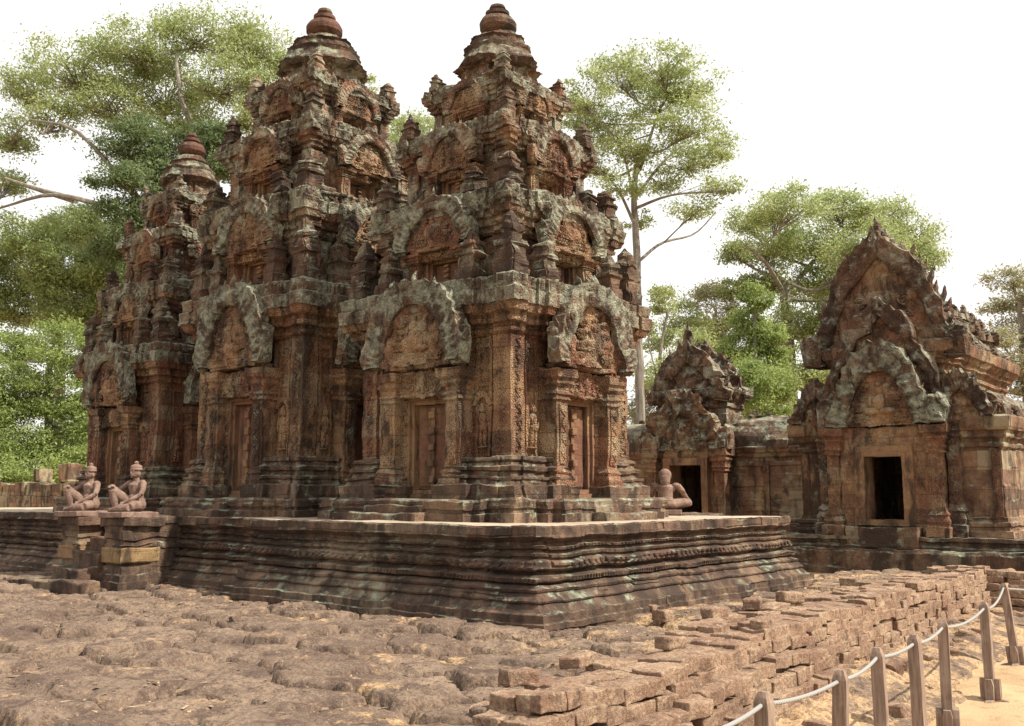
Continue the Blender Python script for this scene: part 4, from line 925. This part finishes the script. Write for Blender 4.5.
for i, (px, py, q) in enumerate(((500, 712, .16), (525, 722, .2), (545, 700, .18), (520, 700, .12), (480, 720, .12), (663, 620, .2), (690, 600, .16), (652, 613, .1), (668, 595, .12), (640, 588, .1), (520, 640, .12), (598, 650, .12), (246, 605, .08), (285, 608, .07), (300, 612, .06), (165, 592, .12), (235, 622, .1))):
    r = ray(px, py); p = CAM + r * (-CAM.z / r.z)
    z = float(fz_pave(np.array([[p.x, p.y, 0.]]))[0]) - .02
    loose('fallen_stone', 'small loose stone lying on the worn laterite paving', 'stone', 'loose stones on the paving', (p.x, p.y, z), (q, q * rnd.uniform(.9, 1.4), q * rnd.uniform(.5, .75)), M['brick' if i % 2 else 'laterite'], 500 + i, rnd.uniform(0, 3))

# ------------------------------------------------------------------ rope barrier
posts = [(4.2, -5.35), (4.18, -4.28), (4.16, -3.28), (4.17, -2.26), (4.10, -1.19), (4.10, -.32), (3.97, .87), (3.89, 2.72), (3.58, 5.31), (4.6, 7.4)]
LEAN = [0, .01, -.01, .02, -.01, -.01, .0, -.01, -.055, 0]
def make_post():
    t = thing('barrier_post', '', 'post')
    p = MB(); p.sweep(rectk(.045, .045), [(0, 0), (1.0, 0), (1.03, -.008), (1.06, -.022)], .03, .06); p.build('post', M['wood'], t, er=.004, seed=1, base=6)
    for k, s in enumerate((0, 1)):
        f = MB().box((0, 0, .035), (.5, .075, .07) if s == 0 else (.075, .5, .068), step=.08, bev=.01)
        if s == 0: f.map(lambda V: np.column_stack([V[:, 0], V[:, 1], V[:, 2] * (1 - .75 * np.clip((abs(V[:, 0]) - .14) / .11, 0, 1))]))
        else: f.map(lambda V: np.column_stack([V[:, 0], V[:, 1], V[:, 2] * (1 - .75 * np.clip((abs(V[:, 1]) - .14) / .11, 0, 1))]))
        f.build('foot', M['wood'], t, er=.003, seed=k)
    for k in range(4):
        a = k * math.pi / 2; c = MB().prism([(-.04, 0), (.04, 0), (.045, .13), (.03, .2), (-.03, .2), (-.045, .13)], -.03, .02).move((0, -.068, .07))
        c.map(lambda V: V @ np.array(Matrix.Rotation(a, 3, 'Z')).T).build('bracket', M['wood'], t)
    bb = MB()
    for k in range(2): bb.lathe([(-.055, .0), (-.055, .012), (.055, .012), (.055, 0)], (0, 0, 0), 8).map(lambda V: V)
    return t
PL = ['weathered wooden barrier post outside the left end of the rope', 'leftmost visible post of the rope barrier, only its top showing at the photo edge', 'second wooden post from the left, flat square top before the stepped blocks', 'third wooden post from the left on the rope barrier', 'fourth wooden post from the left, pale and in front of the rubble face',
      'fifth wooden post from the left, thinner and pale, beside a darker post', 'sixth wooden post, dark brown with its base bracket cut by the bottom edge', 'seventh wooden post, upright with its whole cross foot on the sand', 'leaning wooden post standing farthest along the rope barrier', 'wooden barrier post beyond the right edge']
proto = None; tops = []
for i, ((x, y), ln) in enumerate(zip(posts, LEAN)):
    z = -.7 if 0 < i < 9 else -.68
    if proto is None: proto = o = make_post()
    else: o = copy_tree(proto)
    o.location = (x, y, z); o.rotation_euler = (ln, ln * 2, .1 + .13 * math.sin(i * 2.3)); o['label'] = PL[i]; o['category'] = 'post'; o['group'] = 'posts of the rope barrier'
    tops.append((x + ln * 2, y, z + .99))
rp = []
for a, b_ in zip(tops[:-1], tops[1:]):
    a, b_ = np.array(a), np.array(b_); L = np.linalg.norm(b_ - a)
    for q in np.linspace(0, 1, 14)[:-1]: rp.append(a + (b_ - a) * q - np.array([0, 0, .03 * L * 4 * q * (1 - q)]))
rp.append(np.array(tops[-1]))
tag(MB().tube(rp, .0135, 8).build('rope', M['rope'], None, smooth=True), 'thick grey rope strung slack through the wooden posts', 'rope')

# ------------------------------------------------------------------ statues and a visitor
def body_mesh(name, b, voxel, sm=3):
    me = bpy.data.meshes.new(name + '_src'); me.from_pydata(b.V().tolist(), [], b.f); o = bpy.data.objects.new(name + '_src', me); C.objects.link(o)
    r = o.modifiers.new('r', 'REMESH'); r.mode = 'VOXEL'; r.voxel_size = voxel
    s = o.modifiers.new('s', 'SMOOTH'); s.factor = .5; s.iterations = sm
    dg = bpy.context.evaluated_depsgraph_get(); m2 = bpy.data.meshes.new_from_object(o.evaluated_get(dg)); m2.name = name
    bpy.data.objects.remove(o); m2.polygons.foreach_set('use_smooth', [True] * len(m2.polygons)); return m2
def hand(b, wr, d, up, k=1.):
    wr, d, up = np.array(wr), np.array(d, float), np.array(up, float); d /= np.linalg.norm(d); sd_ = np.cross(d, up); sd_ /= np.linalg.norm(sd_); up = np.cross(sd_, d)
    b.tube([wr, wr + d * .06 * k], [.028 * k, .036 * k], 8)
    for j, L in enumerate((.06, .072, .068, .052)):
        r0 = wr + d * .055 * k + sd_ * (j - 1.5) * .021 * k; b.tube([r0, r0 + d * L * .55 * k - up * .004, r0 + d * L * .95 * k - up * .03 * k], [.0125 * k, .0115 * k, .009 * k], 6)
    r0 = wr + d * .015 * k - sd_ * .03 * k; b.tube([r0, r0 + d * .03 * k - sd_ * .022 * k, r0 + d * .06 * k - sd_ * .022 * k - up * .01], [.014 * k, .013 * k, .01 * k], 6)
def kneeler(mane=False):
    b = MB()
    b.ell((0, .07, .13), (.185, .16, .125), 16, 10); b.tube([(0, .07, .14), (0, .07, .28), (0, .05, .4), (0, .045, .5), (0, .045, .55)], [.15, .118, .13, .14, .08], 16)
    b.ell((0, .035, .455), (.172, .105, .115), 16, 10); b.ell((0, .0, .25), (.125, .09, .1), 14, 8)
    for sx in (-1, 1): b.ell((sx * .175, .045, .525), (.07, .066, .06), 12, 8)
    b.tube([(0, .045, .54), (0, .03, .64)], [.06, .055], 12)
    b.tube([(.09, .06, .11), (.2, -.12, .115), (.27, -.3, .085)], [.115, .1, .078], 12); b.tube([(.27, -.3, .085), (.12, -.36, .065), (-.02, -.38, .05)], [.076, .068, .045], 12); b.tube([(-.02, -.38, .05), (-.13, -.40, .035)], [.042, .034], 10)
    if mane:
        b.tube([(-.09, .05, .12), (-.27, -.05, .17), (-.38, -.16, .15)], [.115, .098, .076], 12); b.tube([(-.38, -.16, .15), (-.24, -.3, .09), (-.08, -.36, .06)], [.074, .066, .045], 12); b.tube([(-.08, -.36, .05), (.04, -.42, .035)], [.045, .034], 10)
    else:
        b.tube([(-.09, .04, .12), (-.17, -.16, .28), (-.21, -.31, .405)], [.11, .098, .076], 12); b.tube([(-.21, -.31, .405), (-.2, -.27, .22), (-.19, -.24, .06)], [.074, .07, .045], 12); b.tube([(-.19, -.22, .04), (-.21, -.38, .03)], [.045, .034], 10)
    b.tube([(.2, .045, .525), (.245, .0, .4), (.27, -.06, .31)], [.06, .054, .046], 10); b.tube([(.27, -.06, .31), (.19, -.2, .22), (.11, -.29, .165)], [.048, .042, .033], 10); hand(b, (.11, -.29, .165), (-.7, -.65, -.3), (0, -.2, 1))
    if mane: b.tube([(-.2, .045, .525), (-.27, .03, .41), (-.3, -.02, .33)], [.06, .054, .046], 10); b.tube([(-.3, -.02, .33), (-.33, -.1, .27), (-.36, -.18, .235)], [.048, .042, .033], 10); hand(b, (-.36, -.18, .235), (-.1, -.9, -.2), (0, 0, 1))
    else:
        b.tube([(-.2, .045, .525), (-.27, -.04, .44), (-.3, -.12, .38)], [.06, .054, .046], 10); b.tube([(-.3, -.12, .38), (-.28, -.22, .43), (-.23, -.29, .475)], [.048, .042, .033], 10); hand(b, (-.23, -.29, .475), (.2, -.9, -.1), (0, 0, 1))
    b.ell((0, .02, .715), (.083, .095, .108), 18, 12); b.ell((0, -.03, .675), (.062, .06, .055), 12, 8)
    b.tube([(0, -.06, .745), (0, -.088, .71), (0, -.088, .694)], [.01, .016, .02], 8); b.ell((0, -.078, .662), (.034, .018, .011), 10, 6); b.ell((0, -.066, .63), (.025, .02, .018), 8, 6)
    for sx in (-1, 1):
        b.ell((sx * .033, -.066, .722), (.017, .012, .010), 8, 6); b.tube([(sx * .012, -.076, .74), (sx * .055, -.062, .744)], [.009, .008], 6); b.ell((sx * .086, .02, .695), (.014, .026, .045), 8, 6)
    if mane: b.ell((0, .045, .745), (.108, .108, .145), 18, 12); b.tube([(0, .08, .72), (0, .095, .6), (0, .095, .5)], [.09, .085, .06], 14)
    else: b.lathe([(.755, .09), (.76, .108), (.79, .11), (.80, .1), (.82, .106), (.85, .096), (.87, .05), (.876, .03), (.89, .042), (.905, .045), (.925, .03), (.935, .008)], (0, .025, 0), 20)
    b.lathe([(.185, .15), (.2, .162), (.225, .155)], (0, .06, 0), 18)
    return body_mesh('kneeling_statue', b, .0075)
km, km2 = kneeler(), kneeler(True)
for me in (km, km2): me.materials.append(M['statue'])
ST = [(km, (-8.27, -.12, PT), .12, .88, 'kneeling statue with a topknot on the right hand stair pedestal', M['statue']), (km, (-9.74, -.12, PT), .16, .88, 'kneeling statue with a topknot on the farther stair pedestal, nearest the trees', M['statue']),
      (km2, (-2.5, 7.0, PT), math.pi + .5, .88, 'kneeling statue with a long mane seen from behind near the hall doorway', M['statue']), (km, (-4.0, 7.5, PT), math.pi + .3, .85, 'small pale kneeling statue half hidden behind the one with the mane', M['statue'])]
for me, loc, rz, sc, lab, mt in ST:
    t = thing('guardian_statue', lab, 'statue', loc, rz, 'kneeling guardian statues')
    o = bpy.data.objects.new('figure', me); C.objects.link(o); o.parent = t; o.scale = (sc * 1.25, sc * 1.15, sc * .95) if me is km2 else (sc,) * 3; o.location = (0, 0, .085)
    MB().box((.02, -.1, .04), (.6, .7, .09), step=.08, bev=.012).build('slab', M['statue'], t, er=.01, seed=3)
bs = thing('rear_stair', 'rear stair block behind the front tower carrying the maned statue', 'stairs', (-3.3, 7.6, 0))
for sx in (-.72, .72): MB().sweep(rectk(.4, .75), PLAT_PROF[1:], .08, .06, c=(sx, .3, 0)).build('pedestal', M['plat'], bs, er=.02, seed=9)
for i in range(4): MB().box((0, 1.1 - i * .3, .12 + .22 * i - .2), (.7, .35, .45), step=.1, bev=.02).build('step', M['plat'], bs, er=.02, seed=i)

pl = ony(-5, 470, 8.0)
t = thing('person', 'visitor in a white shirt sitting on the low block wall at the left edge', 'person', (pl.x, pl.y + .1, 1.03), -.3)
b = MB(); b.tube([(0, 0, .95), (0, 0, 1.15), (0, 0, 1.35), (0, 0, 1.42)], [.15, .13, .15, .09], 14); b.ell((0, 0, 1.32), (.21, .12, .12), 14, 8); b.tube([(0, 0, 1.4), (0, -.02, 1.53)], [.055, .05], 10); b.ell((0, -.02, 1.64), (.078, .098, .118), 16, 10); b.tube([(0, -.11, 1.66), (0, -.13, 1.625)], [.012, .017], 6)
b.ell((0, -.105, 1.585), (.026, .014, .008), 8, 5)
for sx in (-1, 1):
    b.tube([(sx * .09, 0, .95), (sx * .11, -.22, .96), (sx * .11, -.42, .94)], [.095, .08, .06], 10); b.tube([(sx * .11, -.42, .94), (sx * .11, -.43, .72), (sx * .11, -.4, .5)], [.062, .055, .04], 10); b.tube([(sx * .11, -.38, .48), (sx * .12, -.58, .46)], [.045, .035], 8)
    b.tube([(sx * .2, 0, 1.37), (sx * .26, .02, 1.1), (sx * .25, -.12, .88)], [.055, .042, .03], 10); hand(b, (sx * .25, -.12, .88), (0, -.3, -1), (sx, 0, 0)); b.ell((sx * .078, -.01, 1.64), (.012, .022, .03), 8, 5); b.ell((sx * .03, -.1, 1.665), (.012, .008, .007), 8, 5)
me = body_mesh('person_body', b, .012, 2); me.materials.append(M['skin']); o = bpy.data.objects.new('body', me); C.objects.link(o); o.parent = t
b = MB(); b.tube([(0, 0, .88), (0, 0, 1.15), (0, 0, 1.32), (0, 0, 1.44)], [.19, .17, .18, .1], 14); b.ell((0, 0, 1.33), (.235, .145, .125), 14, 8)
for sx in (-1, 1): b.tube([(sx * .2, 0, 1.38), (sx * .25, .01, 1.18)], [.085, .075], 10)
me = body_mesh('shirt', b, .015, 2); me.materials.append(M['cloth']); o = bpy.data.objects.new('shirt', me); C.objects.link(o); o.parent = t
b = MB()
for sx in (-1, 1): b.tube([(sx * .085, .02, .98), (sx * .11, -.22, .965), (sx * .11, -.43, .94)], [.125, .105, .085], 10); b.tube([(sx * .11, -.43, .95), (sx * .11, -.44, .72), (sx * .11, -.41, .54)], [.085, .078, .07], 10)
me = body_mesh('trousers', b, .015, 2); me.materials.append(M['denim']); o = bpy.data.objects.new('trousers', me); C.objects.link(o); o.parent = t
b = MB(); b.ell((0, .02, 1.67), (.09, .1, .115), 14, 8); me = body_mesh('hair', b, .012, 2); me.materials.append(M['hair']); o = bpy.data.objects.new('hair', me); C.objects.link(o); o.parent = t

# ------------------------------------------------------------------ trees
def tree(name, label, D, trunk, rad, clumps, leaf, n_leaf, size, seed, limbs=(), flat=.62, group='trees behind the temple', spread=1., sub=44):
    rs = np.random.RandomState(seed); k = D / 993.
    tp = [np.array(atd(x, y, D)) for x, y in trunk]; base = tp[0].copy(); base[2] = -.3
    tp = [base] + [p for p in tp if p[2] > .5]
    t = thing(name, label, 'tree', tuple(base), 0, group)
    tr = MB(); tpa = np.array(tp); rr = np.linspace(rad, rad * .45, len(tp)); rr[0] *= 1.5
    ii = np.linspace(0, len(tp) - 1, 30); sm = catmull(tpa, 30); tr.tube(sm + .06 * rs.randn(30, 3) * k * 6, np.interp(ii, range(len(tp)), rr), 9)
    nodes = [(p, r) for p, r in zip(sm[8:], np.interp(ii, range(len(tp)), rr)[8:])]
    for L in limbs:
        P = np.array([np.array(atd(x, y, D + dz)) for x, y, dz in L]); q = catmull(P, 12); r = np.linspace(rad * .32, rad * .09, 12); tr.tube(q, r, 7); nodes += [(p, a) for p, a in zip(q[3:], r[3:])]
    lv, tot = [], sum(c[2] * c[3] for c in clumps)
    for (x, y, rx, ry) in clumps:
        dz = rs.uniform(-1, 1) * 55 * k; c = np.array(atd(x, y, D + dz)); rX, rZ = rx * k * 1.05, ry * k * 1.3; rY = rX * .9
        cost = [np.linalg.norm((c - p) * [1, 1, 1.]) + max(0, p[2] - c[2]) * 1.5 for p, r in nodes]; j = int(np.argmin(cost)); p0, r0 = nodes[j]
        c0 = c - np.array([0, 0, rZ * .35]); mid = (p0 + c0) / 2 + np.array([0, 0, -.08 * np.linalg.norm(c0 - p0)]) + rs.randn(3) * .06 * np.linalg.norm(c0 - p0)
        q = catmull([p0, mid, c0], 9); tr.tube(q, np.linspace(min(r0 * .6, rad * .3), rad * .09, 9), 6)
        ns = max(8, int(sub * (rx * ry / 1000.) ** .7)); u = rs.randn(ns, 3); u /= np.linalg.norm(u, axis=1)[:, None]; u *= rs.uniform(.25, 1, (ns, 1)) ** .45; u[:, 2] = np.where(u[:, 2] < -.35, u[:, 2] * .5, u[:, 2])
        sc_ = c + u * [rX, rY, rZ]
        for s_ in sc_:
            m = (c0 + s_) / 2 + rs.randn(3) * .1 * rX; tr.tube([q[rs.randint(4, 9)], m, s_], [rad * .06, rad * .045, rad * .015], 4, cap=False)
        nl = int(n_leaf * rx * ry / tot); who = rs.randint(0, ns, nl); wgt = rs.uniform(.6, 1.35, ns)[who]
        g = rs.randn(nl, 3); sg_ = spread * (rX * rX * rZ) ** (1 / 3.) / ns ** (1 / 3.) * .66
        lv.append(sc_[who] + g * sg_ * np.array([1.15, 1.15, flat])[None] * wgt[:, None])
    tr.move(-base).build('trunk', M['bark'], t)
    Lp = np.concatenate(lv); n = len(Lp); nrm = rs.randn(n, 3) + [0, 0, .9]; nrm /= np.linalg.norm(nrm, axis=1)[:, None]
    a = rs.randn(n, 3); a -= (a * nrm).sum(1)[:, None] * nrm; a /= np.linalg.norm(a, axis=1)[:, None]; bq = np.cross(nrm, a); sz = size * rs.uniform(.6, 1.3, n)[:, None]
    V = np.stack([Lp - a * sz, Lp - bq * sz * .42 + nrm * sz * .08, Lp + a * sz, Lp + bq * sz * .42 + nrm * sz * .08], 1).reshape(-1, 3)
    me = bpy.data.meshes.new('crown'); me.vertices.add(4 * n); me.vertices.foreach_set('co', (V - base).ravel()); me.loops.add(4 * n); me.loops.foreach_set('vertex_index', np.arange(4 * n)); me.polygons.add(n); me.polygons.foreach_set('loop_start', np.arange(n) * 4); me.update(calc_edges=True)
    me.materials.append(leaf); o = bpy.data.objects.new('crown', me); C.objects.link(o); o.parent = t
    return t
tree('broad_tree', 'tall spreading pale leaved tree with crooked bare limbs above the left tower', 48, [(213, 480), (213, 330), (212, 240), (213, 175), (212, 135)], .55,
     [(70, 72, 52, 24), (25, 88, 30, 22), (12, 140, 26, 22), (140, 52, 46, 28), (200, 36, 46, 24), (255, 48, 42, 26), (278, 85, 24, 26), (230, 85, 40, 26), (165, 95, 44, 28), (105, 105, 40, 24), (190, 125, 34, 24), (250, 120, 22, 18), (8, 185, 22, 14), (55, 120, 32, 14)], M['leaf_pale'], 61281, 0.092, 1,
     limbs=[[(212, 150, 0), (185, 110, -2), (178, 75, -2), (176, 50, 0)], [(213, 170, 0), (238, 130, 2), (262, 85, 3), (285, 60, 2)], [(213, 260, 0), (150, 214, -3), (118, 175, -4), (75, 130, -4), (30, 120, -3)], [(160, 225, -3), (100, 205, -5), (50, 195, -5), (0, 208, -4)], [(75, 200, -5), (40, 190, -4), (5, 178, -4)], [(212, 160, 0), (160, 120, 3), (120, 110, 4)]])
tree('evergreen_tree', 'dark green dense tree filling in under the spreading pale crown', 43, [(150, 480), (152, 350), (155, 270), (160, 200)], .4,
     [(140, 150, 40, 26), (180, 165, 32, 28), (120, 178, 28, 16), (165, 200, 34, 26), (125, 215, 26, 14), (140, 240, 28, 22), (112, 250, 20, 14), (215, 140, 26, 22), (230, 165, 16, 22), (150, 280, 34, 30)], M['leaf_dark'], 65280, 0.084, 2)
tree('leafy_tree', 'mid green rounded tree at the left edge under the bare limbs', 47, [(60, 480), (60, 380), (58, 310), (60, 260)], .35,
     [(30, 238, 34, 20), (75, 232, 30, 20), (20, 270, 34, 22), (65, 268, 40, 24), (100, 270, 22, 24), (20, 310, 36, 24), (70, 310, 40, 26), (105, 320, 18, 30), (-20, 280, 30, 40)], M['leaf_mid'], 87040, 0.080, 3)
tree('bushy_tree', 'bright sunlit bushy tree growing low behind the block wall', 41, [(50, 490), (50, 450), (48, 400), (50, 360)], .25,
     [(18, 350, 30, 22), (62, 350, 34, 24), (92, 370, 18, 26), (14, 395, 32, 26), (55, 398, 36, 28), (90, 420, 20, 28), (20, 440, 36, 26), (65, 448, 36, 26), (92, 460, 18, 22), (-25, 400, 34, 60), (35, 470, 50, 16), (20, 478, 40, 12), (70, 480, 36, 12), (-10, 470, 30, 20)], M['leaf_bright'], 100800, 0.068, 4)
tree('distant_tree', 'pale rounded treetop showing between the two tallest towers', 58, [(405, 480), (405, 300), (404, 180)], .4,
     [(405, 138, 28, 16), (428, 132, 22, 14), (388, 150, 20, 16), (410, 165, 34, 20), (368, 88, 8, 14), (400, 195, 34, 22)], M['leaf_pale'], 18095, 0.096, 5)
tree('tall_tree', 'tall slender tree with long bare trunk and open crown beside the front tower', 46, [(642, 490), (640, 390), (638, 300), (636, 235), (634, 190), (640, 150)], .27,
     [(585, 98, 28, 22), (618, 76, 32, 20), (660, 68, 34, 18), (694, 84, 28, 20), (655, 105, 38, 24), (605, 132, 30, 22), (692, 122, 32, 22), (722, 150, 16, 18), (640, 145, 34, 22), (690, 162, 32, 18), (722, 185, 18, 14), (590, 165, 20, 20), (620, 185, 24, 14), (695, 208, 24, 12), (664, 180, 24, 14), (575, 120, 16, 20), (640, 222, 12, 10)], M['leaf_pale'], 37559, 0.084, 6, flat=.5,
     limbs=[[(638, 262, 0), (662, 243, 1), (694, 234, 2), (716, 212, 2)], [(635, 225, 0), (615, 185, -1), (590, 165, -2)], [(634, 200, 0), (665, 160, 1), (700, 135, 2)], [(636, 210, 0), (622, 150, -1), (600, 120, -2)], [(640, 170, 0), (660, 110, 1), (680, 85, 1)]])
tree('broad_tree', 'big domed light green tree rising behind the shrine', 56, [(794, 490), (792, 400), (788, 330), (782, 280)], .5,
     [(750, 222, 26, 14), (790, 210, 38, 16), (835, 208, 36, 15), (880, 218, 36, 16), (918, 238, 24, 15), (765, 248, 36, 16), (812, 246, 44, 20), (865, 250, 40, 22), (915, 262, 26, 18), (738, 255, 18, 10), (770, 285, 30, 16), (825, 285, 42, 22), (872, 290, 34, 26), (735, 290, 20, 12), (800, 325, 30, 20), (845, 330, 34, 24), (815, 370, 24, 24), (770, 340, 20, 14), (850, 380, 30, 24)], M['leaf_pale'], 86676, 0.100, 7,
     limbs=[[(782, 290, 0), (765, 262, -2), (745, 245, -3)], [(784, 300, 0), (815, 260, 2), (860, 230, 2), (905, 235, 3)]])
tree('sapling_tree', 'small bright green tree between the hall gable and the shrine', 36, [(757, 480), (756, 420), (755, 360), (755, 310)], .14,
     [(755, 300, 14, 14), (748, 325, 20, 14), (766, 335, 18, 14), (742, 352, 22, 14), (768, 362, 20, 16), (750, 380, 28, 16), (775, 390, 18, 16), (738, 400, 24, 14), (760, 410, 28, 14)], M['leaf_bright'], 33280, 0.068, 8)
tree('thin_tree', 'thin pale trunked tree just behind the hall roof beside the tall trunk', 52, [(668, 490), (664, 420), (660, 360), (668, 310)], .16,
     [(660, 305, 18, 16), (680, 320, 20, 16), (656, 340, 20, 16), (690, 350, 22, 16), (662, 378, 24, 16), (700, 330, 18, 12)], M['leaf_pale'], 10948, 0.096, 9, limbs=[[(664, 400, 0), (680, 360, 0), (692, 330, 0)], [(662, 390, 0), (650, 350, 0), (648, 320, 0)]])
tree('thin_tree', 'hazy tree with dry leaves in the gap left of the small bright tree', 60, [(712, 490), (712, 420), (714, 360), (716, 310)], .2,
     [(712, 300, 22, 14), (726, 320, 18, 14), (705, 335, 22, 16), (720, 355, 24, 18), (700, 380, 30, 20), (730, 390, 24, 22), (660, 410, 34, 24)], M['leaf_tan'], 30720, 0.104, 10)
tree('dry_tree', 'sparse brownish tree at the right edge behind the shrine roof', 46, [(1030, 490), (1028, 420), (1022, 350), (1020, 300)], .25,
     [(1012, 280, 22, 11), (1004, 305, 22, 12), (1022, 325, 24, 14), (1004, 340, 16, 10), (1018, 365, 22, 12), (1050, 290, 30, 24), (1055, 340, 34, 24), (1010, 388, 22, 12)], M['leaf_tan'], 20800, 0.080, 11)
back = tree('evergreen_tree', 'dark dense tree low behind the hall roof', 66, [(735, 490), (735, 460), (735, 430)], .4,
     [(735, 420, 36, 26), (770, 440, 36, 24), (700, 430, 34, 24), (650, 440, 36, 24)], M['leaf_dark'], 26880, 0.112, 12)

# trees that close the clearing outside the photograph's frame
kinds = {o['label']: o for o in bpy.data.objects if o.get('category') == 'tree'}
src = [kinds['big domed light green tree rising behind the shrine'], kinds['dark green dense tree filling in under the spreading pale crown'], kinds['mid green rounded tree at the left edge under the bare limbs']]
rnd = random.Random(77)
LB = ['light green domed tree standing outside the frame', 'dark dense tree standing outside the frame', 'mid green rounded tree standing outside the frame']
for i, (x, y) in enumerate(((26, 46), (36, 34), (46, 52), (44, 18), (20, 62), (-52, 4), (-58, -10), (-50, 22), (-62, 30), (34, 60))):
    o = copy_tree(src[i % 3]); o.location = (x, y, -.3); o.rotation_euler = (0, 0, rnd.uniform(0, 6.28)); q = rnd.uniform(.8, 1.05); o.scale = (q, q, q); o['label'] = LB[i % 3]; o['group'] = 'trees around the clearing'
